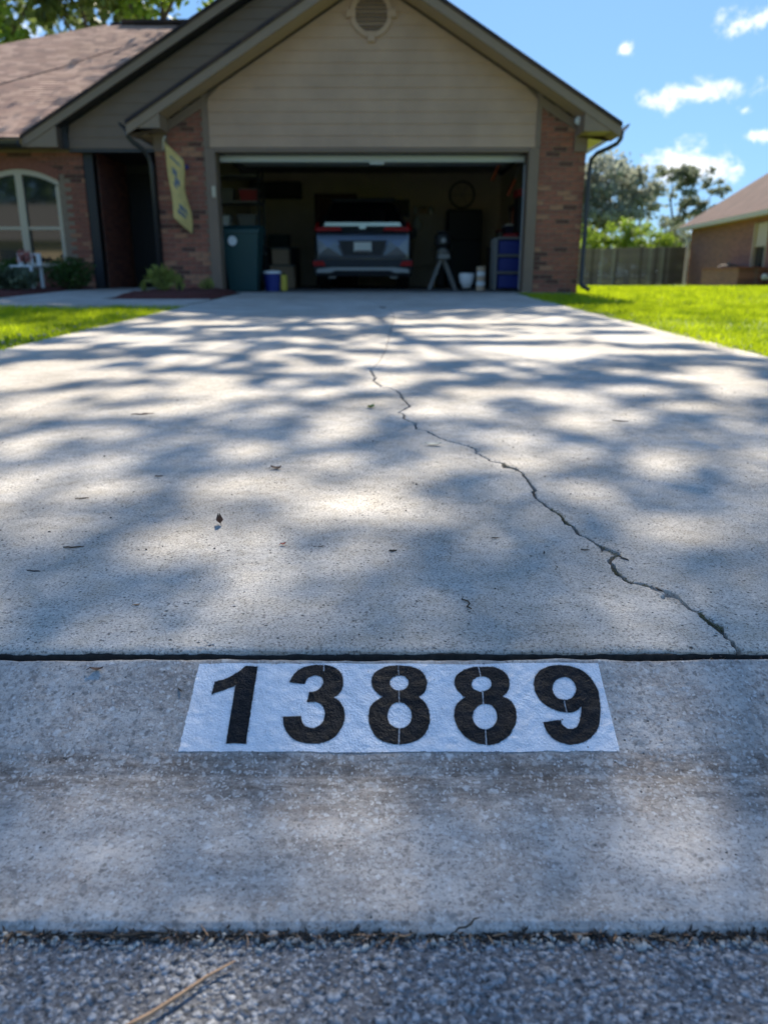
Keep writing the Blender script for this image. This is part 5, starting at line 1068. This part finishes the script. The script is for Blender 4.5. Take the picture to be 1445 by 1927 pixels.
for x in (-5.76, -5.44):
    for y in (12.45, 12.8): obj('leg', MB().box(x - .02, x + .02, y - .02, y + .02, c0 - .03, c0 + (.36 if y < 12.6 else .544)), 'white', ch)
obj('seat', MB().box(-5.78, -5.42, 12.43, 12.82, c0 + .361, c0 + .39, .005), 'white', ch)
for k in range(4): obj('back_slat', MB().box(-5.735 + k * .082, -5.71 + k * .082, 12.79, 12.81, c0 + .391, c0 + .54), 'white', ch)
obj('back_rail', MB().box(-5.78, -5.42, 12.78, 12.82, c0 + .545, c0 + .57), 'white', ch)
plant('flower_pot_plant', 'pink and white flowers set on the white chair', 'flowers', (-5.58, 12.6, c0 + .40), .12, .1, .1, 160, .05, 'petal')
t = thing('white_ornament', 'small white ornament by the window mullion', 'ornament', (-6.15, 12.7, gz(12.7)))
obj('post', MB().tube([(-6.2, 12.7, gz(12.7)), (-6.2, 12.7, gz(12.7) + .5)], .015, 6), 'white', t); obj('bird', MB().lathe([(.02, 0), (.09, .06), (.10, .12), (.03, .2)], (-6.2, 12.7, gz(12.7) + .5), 12), 'white', t, smooth=True)

# ------------------------------------------------------------------ neighbour on the right
NC = Vector((13.925, 38.796)); ND = Vector((-.0876, -.996)); NW = Vector((.996, -.0876))
def NP(u, w, z): p = NC + ND * u + NW * w; return (p.x, p.y, z)
nb = thing('neighbour_house', 'low brick house with brown hip roof beyond the right lawn', 'house', (13.6, 34, .05))
def nbox(u0, u1, w0, w1, z0, z1): return MB().poly([NP(u0, w0, z0), NP(u1, w0, z0), NP(u1, w1, z0), NP(u0, w1, z0), NP(u0, w0, z1), NP(u1, w0, z1), NP(u1, w1, z1), NP(u0, w1, z1)], [(0, 3, 2, 1), (4, 5, 6, 7), (0, 1, 5, 4), (1, 2, 6, 5), (2, 3, 7, 6), (3, 0, 4, 7)][::1])
MT['brick_far'] = brickmat()
obj('wall', nbox(.5, 7.9 + .7, .5, 10.5, -.1, 2.6), 'brick_far', nb); obj('wall', nbox(9.95, 20, .5, 10.5, -.1, 2.6), 'brick_far', nb)
obj('wall', nbox(8.601, 9.949, .5, 10.5, -.1, .80), 'brick_far', nb); obj('wall', nbox(8.601, 9.949, .5, 10.5, 2.42, 2.6), 'brick_far', nb)
w_ = obj('window', nbox(8.602, 9.948, .62, .7, .80, 2.42), 'glass', nb); obj('window_frame', nbox(8.602, 8.68, .48, .615, .81, 2.41), 'cream', w_); obj('window_frame', nbox(9.87, 9.947, .48, .615, .81, 2.41), 'cream', w_); obj('meeting_rail', nbox(8.681, 9.869, .53, .61, 1.58, 1.66), 'cream', w_)
obj('blind', nbox(8.69, 9.86, .56, .60, 1.67, 2.40), 'cream', w_); obj('window_sill', nbox(8.55, 10.0, .40, .499, .74, .80), 'cream', w_)
zr = 2.72 + .74 * 5.5
obj('roof', MB().poly([NP(-.05, 0, 2.72), NP(22, 0, 2.72), NP(16.5, 5.5, zr), NP(5.5, 5.5, zr), NP(-.05, 11, 2.72), NP(22, 11, 2.72)], [(0, 1, 2, 3), (0, 3, 4), (3, 2, 5, 4), (1, 5, 2), (0, 4, 5, 1)]), 'shingle_n', nb)
obj('fascia', nbox(-.06, 22, -.03, .0, 2.56, 2.72), 'cream', nb); obj('soffit', nbox(-.05, 22, .001, .5, 2.60, 2.63), 'cream', nb)
obj('downspout', MB().tube([NP(.2, -.05, 2.58), NP(.3, .0, 2.45), NP(.55, .3, 2.25), NP(.6, .36, 2.1), NP(.6, .38, .12)], .08, 6), 'white', nb)
pl_ = thing('brick_planter', 'low brick enclosure against the neighbouring house wall', 'planter', NP(8, -.4, 0))
obj('planter_wall', nbox(6.2, 10.4, -.5, .44, -.1, .80), 'brick_far', pl_); obj('coping', nbox(6.15, 10.45, -.55, .45, .801, .86), 'brick_a', pl_)
gr = thing('covered_grill', 'dark covered grill on the low brick enclosure', 'grill', NP(8, 0, .86)); obj('cover', MB().lathe([(.40, 0), (.36, .07), (.2, .12)], NP(7.9, -.05, .862), 12), 'bark', gr); obj('knob', MB().lathe([(.05, 0), (.05, .05)], NP(7.9, -.05, .983), 8), 'steel', gr)
hs = thing('hose_reel', 'small round white hose reel on the neighbouring wall', 'hose reel', NP(10.6, .1, .4)); obj('reel', MB().lathe([(.08, 0), (.12, .06), (.12, .14), (.08, .2)], NP(10.75, .3, .42), 14), 'white', hs); obj('bracket', nbox(10.6, 10.9, .30, .49, .45, .55), 'white', hs)

fn = thing('wooden_fence', 'weathered grey board fence closing the yard between the two houses', 'fence', (11.5, 38, .05))
me_p = []
for k in range(3):
    b = MB().prism_y([(0, 0), (.132, 0), (.132, 1.70), (.10, 1.735), (.032, 1.735), (0, 1.70)], 0, .02); me = bpy.data.meshes.new('picket'); me.from_pydata(b.v, [], b.f)
    me.materials.append([MT['fence'], mat('weathered_fence_dark', (.15, .11, .08), .9, .25, 2.5), mat('weathered_fence_pale', (.34, .29, .21), .9, .25, 2.5)][k]); me_p.append(me)
x = 8.3; i = 0
while x < 14.05:
    o = bpy.data.objects.new('picket', me_p[(0, 2, 1, 0, 0, 2, 0, 1)[i % 8] if random.random() < .75 else 0] if x < 13.3 else me_p[1]); COL.objects.link(o); o.parent = fn
    o.location = (x - 11.5, random.uniform(-.006, .006), -.01 + (x - 9) * .02 + random.uniform(-.015, .015)); x += .142; i += 1
obj('rail', MB().box(8.3, 14.1, 38.022, 38.06, .4, .49), 'fence', fn); obj('rail', MB().box(8.3, 14.1, 38.022, 38.06, 1.45, 1.54), 'fence', fn)
for x in (8.4, 10.8, 13.2): obj('post', MB().box(x, x + .09, 38.061, 38.15, -.05, 1.8), 'fence', fn)

# ------------------------------------------------------------------ trees
def cards(P, size, m, parent, name='crown', droop=0., aspect=1.):
    n = len(P); N_ = RS.randn(n, 3); N_ /= np.linalg.norm(N_, axis=1)[:, None]; T = np.cross(N_, RS.randn(n, 3)); T /= np.linalg.norm(T, axis=1)[:, None]; B = np.cross(N_, T)
    s = size * (.55 + .9 * RS.rand(n, 1)) * .5
    V = np.stack([P - T * s, P + B * s * .55 * aspect, P + T * s, P - B * s * .55 * aspect], 1).reshape(-1, 3)
    return npobj(name, V, np.arange(4 * n).reshape(-1, 4), m, parent=parent)
def tree(name, label, base, blobs, n, size, m, tr=.2, lean=(0, 0), group=None):
    """blobs: (x, y, z, rx, rz) clumps of leaves; limbs run from the trunk to each"""
    t = thing(name, label, 'tree', base, group)
    tot = sum(b[3] ** 2 * b[4] for b in blobs); PP = []
    for (x, y, z, rx, rz) in blobs:
        k = int(n * rx * rx * rz / tot) + 20; sub = max(4, int(k / 45)); c = RS.randn(sub, 3) * .5; c = c / np.maximum(1, np.linalg.norm(c, axis=1))[:, None]
        q = c[RS.randint(sub, size=k)] + RS.randn(k, 3) * .15; PP.append(q * np.array([rx, rx, rz]) + np.array([x, y, z]))
    cards(np.concatenate(PP), size, m, t)
    top = max(b[2] for b in blobs); fork = base[2] + (min(b[2] for b in blobs) - base[2]) * .75
    fx, fy = base[0] + lean[0], base[1] + lean[1]
    obj('trunk', MB().tube([base, ((base[0] + fx) / 2 + .1, (base[1] + fy) / 2, (base[2] + fork) / 2), (fx, fy, fork)], [tr * 1.3, tr, tr * .8], 8), 'bark', t, smooth=True)
    b = MB()
    for (x, y, z, rx, rz) in blobs:
        mx_, my_ = (fx + x) / 2 + RS.uniform(-.3, .3), (fy + y) / 2
        b.tube([(fx, fy, fork - .1), (mx_, my_, (fork + z) / 2 + .2), (x, y, z)], [tr * .55, tr * .35, tr * .12], 6, cap=False)
        for q in range(3):
            e = RS.randn(3) * .6; b.tube([(x, y, z), (x + e[0] * rx, y + e[1] * rx, z + e[2] * rz)], [tr * .14, tr * .05], 4, cap=False)
    obj('limbs', b, 'bark', t)
    return t
# the live oak behind the garage whose crown reaches over the roof and dapples the driveway
def oak():
    t = thing('oak_tree', 'big live oak rising behind the garage, its crown spread over the roof', 'tree', (.4, 23, 0.1))
    def strat(x0, x1, y0, y1, m):                       # evenly spread, so sun leaks evenly into the shade
        nx_ = int(math.sqrt(m * (x1 - x0) / (y1 - y0))); ny_ = int(m / nx_); A, B = np.meshgrid(np.arange(nx_), np.arange(ny_))
        return (x0 + (A + RS.rand(ny_, nx_)) * (x1 - x0) / nx_).ravel(), (y0 + (B + RS.rand(ny_, nx_)) * (y1 - y0) / ny_).ravel()
    ax, ay = strat(-8, 4.8, -3.5, 3.2, 82000); bx_, by_ = strat(-8, 4.8, 3.2, 8.3, 50000)
    gx = np.concatenate([ax, bx_]); gy = np.concatenate([ay, by_]); n = len(gx); zc = RS.uniform(8.4, 11.2, n)
    keep = np.ones(n, bool)
    keep &= ~((gx > 1.9) & (gy > 4.1 - (gx - 1.9) * .5)); keep &= ~((gx < -2.2) & (gy > 7.6)); keep &= gy < 7.6 + (vnoise(gx, gy, 1.1, 81) - .5) * 1.0
    for (cx, cy, rx, ry, s) in GAPS:  # unseen crown shaped for its light: leaves cut where sun patches fall
        ca, sa = (.985, .17)
        u = (gx - cx) * ca + (gy - cy) * sa; v = -(gx - cx) * sa + (gy - cy) * ca
        ex = max(rx * .95, .035); ey = max(ry * .97, .035)
        d = np.sqrt((u / ex) ** 2 + (v / ey) ** 2) + (vnoise(gx, gy, 13, 82) - .5) * .8
        keep &= ~((d < 1) & (RS.rand(n) < min(1., s)))
    keep &= RS.rand(n) < np.where(gy > 6.2, .6, 1.) * (.8 + .4 * (vnoise(gx, gy, 2.4, 84) > .4))
    keep &= ~((vnoise(gx * .55 + gy * .1, gy, 4.2, 83) > .66) & (gy > 2.9) & (gx > -6))
    for k in range(420):                                # small holes all through the crown
        hx, hy = RS.uniform(-3, 3), RS.uniform(.2, 7.4); hr = RS.uniform(.035, .085) * (1 if hy > 1.5 else .8)
        keep &= ~(((gx - hx) ** 2 + ((gy - hy) * RS.uniform(.7, 1.3)) ** 2 < hr * hr) & (RS.rand(n) < .85))
    P = np.stack([gx + .19 * (zc - .15), gy + 1.10 * (zc - .15), zc], 1); near = gy < 3.2
    cards(P[keep & near], .08, 'leaf_oak', t, aspect=1.3); cards(P[keep & ~near], .11, 'leaf_oak', t, aspect=1.3)
    cc = np.stack([RS.uniform(-4, 4.4, 60), RS.uniform(20, 26, 60), RS.uniform(9.4, 12.6, 60)], 1)
    q = cc[RS.randint(60, size=15000)] + RS.randn(15000, 3) * np.array([.55, .55, .38]); cards(q[q[:, 2] > 8.7], .15, 'leaf_oak', t, aspect=1.3)
    obj('trunk', MB().tube([(.4, 23, 0), (.5, 22.9, 2), (.3, 22.7, 4.2), (.2, 22.4, 6.6)], [.55, .42, .38, .3], 10), 'bark', t, smooth=True)
    b = MB()
    for (x, y, z) in ((-5, 15, 9.6), (-3, 13, 9.9), (0, 12, 9.8), (3, 13, 10), (-6, 18, 9.4), (4, 17, 9.8), (-1, 16, 10.4), (2, 15, 10.2), (-3.5, 19, 10)):
        w1, w2 = RS.uniform(-.7, .7, 2)
        b.tube([(.2, 22.4, 6.5), (x * .22 + w1 * .5, 22.1 - (22.4 - y) * .15, 7.7), ((x + .2) * .45 + w1, 22.4 - (22.4 - y) * .38, 8.6), (x * .75 + w2, 22.4 - (22.4 - y) * .7, z - .3), (x, y, z)], [.15, .11, .08, .045, .015], 6, cap=False)
        for q in range(4):
            e = RS.randn(3) * .9; b.tube([(x * .75 + w2, 22.4 - (22.4 - y) * .7, z - .3), (x * .8 + e[0], y + 1 + e[1], z + abs(e[2]) * .6)], [.03, .01], 4, cap=False)
        b.tube([(x * .22 + w1 * .5, 22.1 - (22.4 - y) * .15, 7.7), (x * .6 + w2 * 2, 23.5 + w1, 9.6), (x * .8, 24.5 + w2, 11.5)], [.08, .05, .02], 6, cap=False)
    obj('limbs', b, 'bark', t)
oak()
# behind the house at left
tree('oak_tree', 'dark green tree behind the left roof at the picture edge', (-16, 34, 0), [(-17, 34, 9, 2.6, 2.0), (-15.3, 33, 11, 2.6, 1.6), (-13, 34, 11.4, 2.5, 1.8), (-18, 33, 12, 2.5, 1.5), (-15, 34, 13, 2.5, 1.2)], 3400, .40, 'leaf_dark', .28)
tree('oak_tree', 'tall dark tree standing over the middle of the left roof', (-10.5, 33, 0), [(-11.5, 33, 11.2, 2.4, 1.6), (-9.8, 33, 10.6, 1.9, 1.5), (-10.4, 33, 12.8, 2.4, 1.3), (-12.2, 33, 10.0, 1.4, 1.0)], 2600, .36, 'leaf_dark', .22)
tree('bright_tree', 'bright yellow green tree between the left roof and the garage rake', (-8, 31, 0), [(-8.6, 31, 10.2, 1.8, 1.3), (-6.8, 31, 10.6, 1.8, 1.2), (-8, 31, 12, 2., 1.2), (-9.8, 31, 11.8, 1.2, .8)], 2900, .30, 'leaf_lime', .2)
tree('bright_tree', 'low yellow green tree at the far left behind the roof', (-16, 30, 0), [(-14.6, 30, 8.3, 1.4, 1.3), (-13.4, 30, 8.8, 1.1, 1.0), (-16, 30, 9.2, 1.6, 1.3)], 2600, .28, 'leaf_lime', .18)
# beyond the fence at right
tree('moss_oak', 'broad grey green oak beyond the fence, beside the brick pier', (14.2, 55, 0), [(14.2, 55, 6.4, 2.4, 1.5), (12.0, 55, 5.8, 2.0, 1.8), (16.6, 55, 5.6, 1.9, 1.3), (14.8, 54, 4.0, 2.2, 1.3), (12.4, 54, 3.4, 1.6, 1.2), (16.6, 55, 6.8, 1.3, .7)], 9500, .34, 'leaf_moss', .32)
tree('pine_tree', 'sparse flat topped pine to the right of the broad oak', (20, 56, 0), [(19.4, 56, 7.2, 1.3, .6), (20.9, 56, 6.9, 1.2, .7), (22.3, 56, 6.0, .9, .6), (20.3, 56, 5.9, 1.0, .8), (20.8, 56, 4.6, 1.2, .7), (21.9, 56, 4.9, .9, .5), (19.5, 56, 3.9, .9, .5)], 3200, .26, 'leaf_far', .17)
tree('moss_oak', 'small hazy tree showing over the neighbouring roof', (27, 60, 0), [(27.5, 60, 6.0, 2.0, 1.0), (30, 60, 6.8, 2.0, 1.2)], 1100, .4, 'leaf_moss', .25)
for k, (x, y, z, r_, lab) in enumerate(((11.3, 43, 2.3, .9, 'bright yellow green bush behind the fence next to the brick pier'), (12.9, 43, 2.7, 1.0, 'tallest bright yellow green bush behind the fence'), (14.4, 43, 2.3, 1.0, 'yellow green bush behind the right end of the fence'), (10.0, 43, 1.9, .9, 'yellow green bush mostly hidden by the garage pier'), (15.5, 44, 2.6, .9, 'green bush between the fence and the neighbouring roof corner'))):
    tree('bush', lab, (x, y, .03), [(x, y, z, r_, .9), (x - .3, y, z - .9, r_ * 1.1, .7), (x + .5, y, z - .4, r_ * .8, .6)], 2200, .17, 'leaf_lime' if k != 4 else 'leaf_far', .06)['category'] = 'bush'
# woods along the horizon
b = []
for k in range(60): b.append((RS.uniform(-70, 75), RS.uniform(75, 90), RS.uniform(.8, 3.0), RS.uniform(3, 5), RS.uniform(1.2, 2.2)))
PP = [RS.randn(260, 3) * .5 * np.array([q[3], q[3], q[4]]) + np.array(q[:3]) for q in b]
o = cards(np.concatenate(PP), .9, 'leaf_far', None, name='woods'); o['kind'] = 'stuff'

# ------------------------------------------------------------------ across the street (seen only in the windows and the car)
hs = thing('house_across', 'pale house across the street, reflected in the arched window', 'house', (-22, -24, 0))
obj('wall', MB().box(-30, -13, -30, -24, 0, 2.7), 'cream', hs)
obj('roof', MB().poly([(-30.6, -23.3, 2.7), (-12.4, -23.3, 2.7), (-16, -27.5, 5.2), (-26, -27.5, 5.2), (-30.6, -31, 2.7), (-12.4, -31, 2.7)], [(0, 1, 2, 3), (0, 3, 4), (3, 2, 5, 4), (1, 5, 2), (0, 4, 5, 1)]), 'grey', hs)
obj('door', MB().box(-18, -17, -23.99, -23.9, 0, 2.1), 'maroon', hs); obj('window', MB().box(-25, -23, -23.99, -23.9, .9, 2.1), 'glass', hs)
for k, (x, y) in enumerate(((-27, -33), (-19, -34), (-5, -30), (6, -28))):
    tree('street_tree', ['green tree across the street, farthest left', 'green tree behind the pale house across the street at left', 'green tree across the street, just right of the pale house', 'green tree across the street, farthest right'][k], (x, y, 0), [(x, y, 7.5, 3.6, 2.4), (x + 2, y, 5.6, 2.6, 2.0), (x - 2.4, y, 6, 2.4, 1.8)], 1800, .6, 'leaf_shrub', .3)
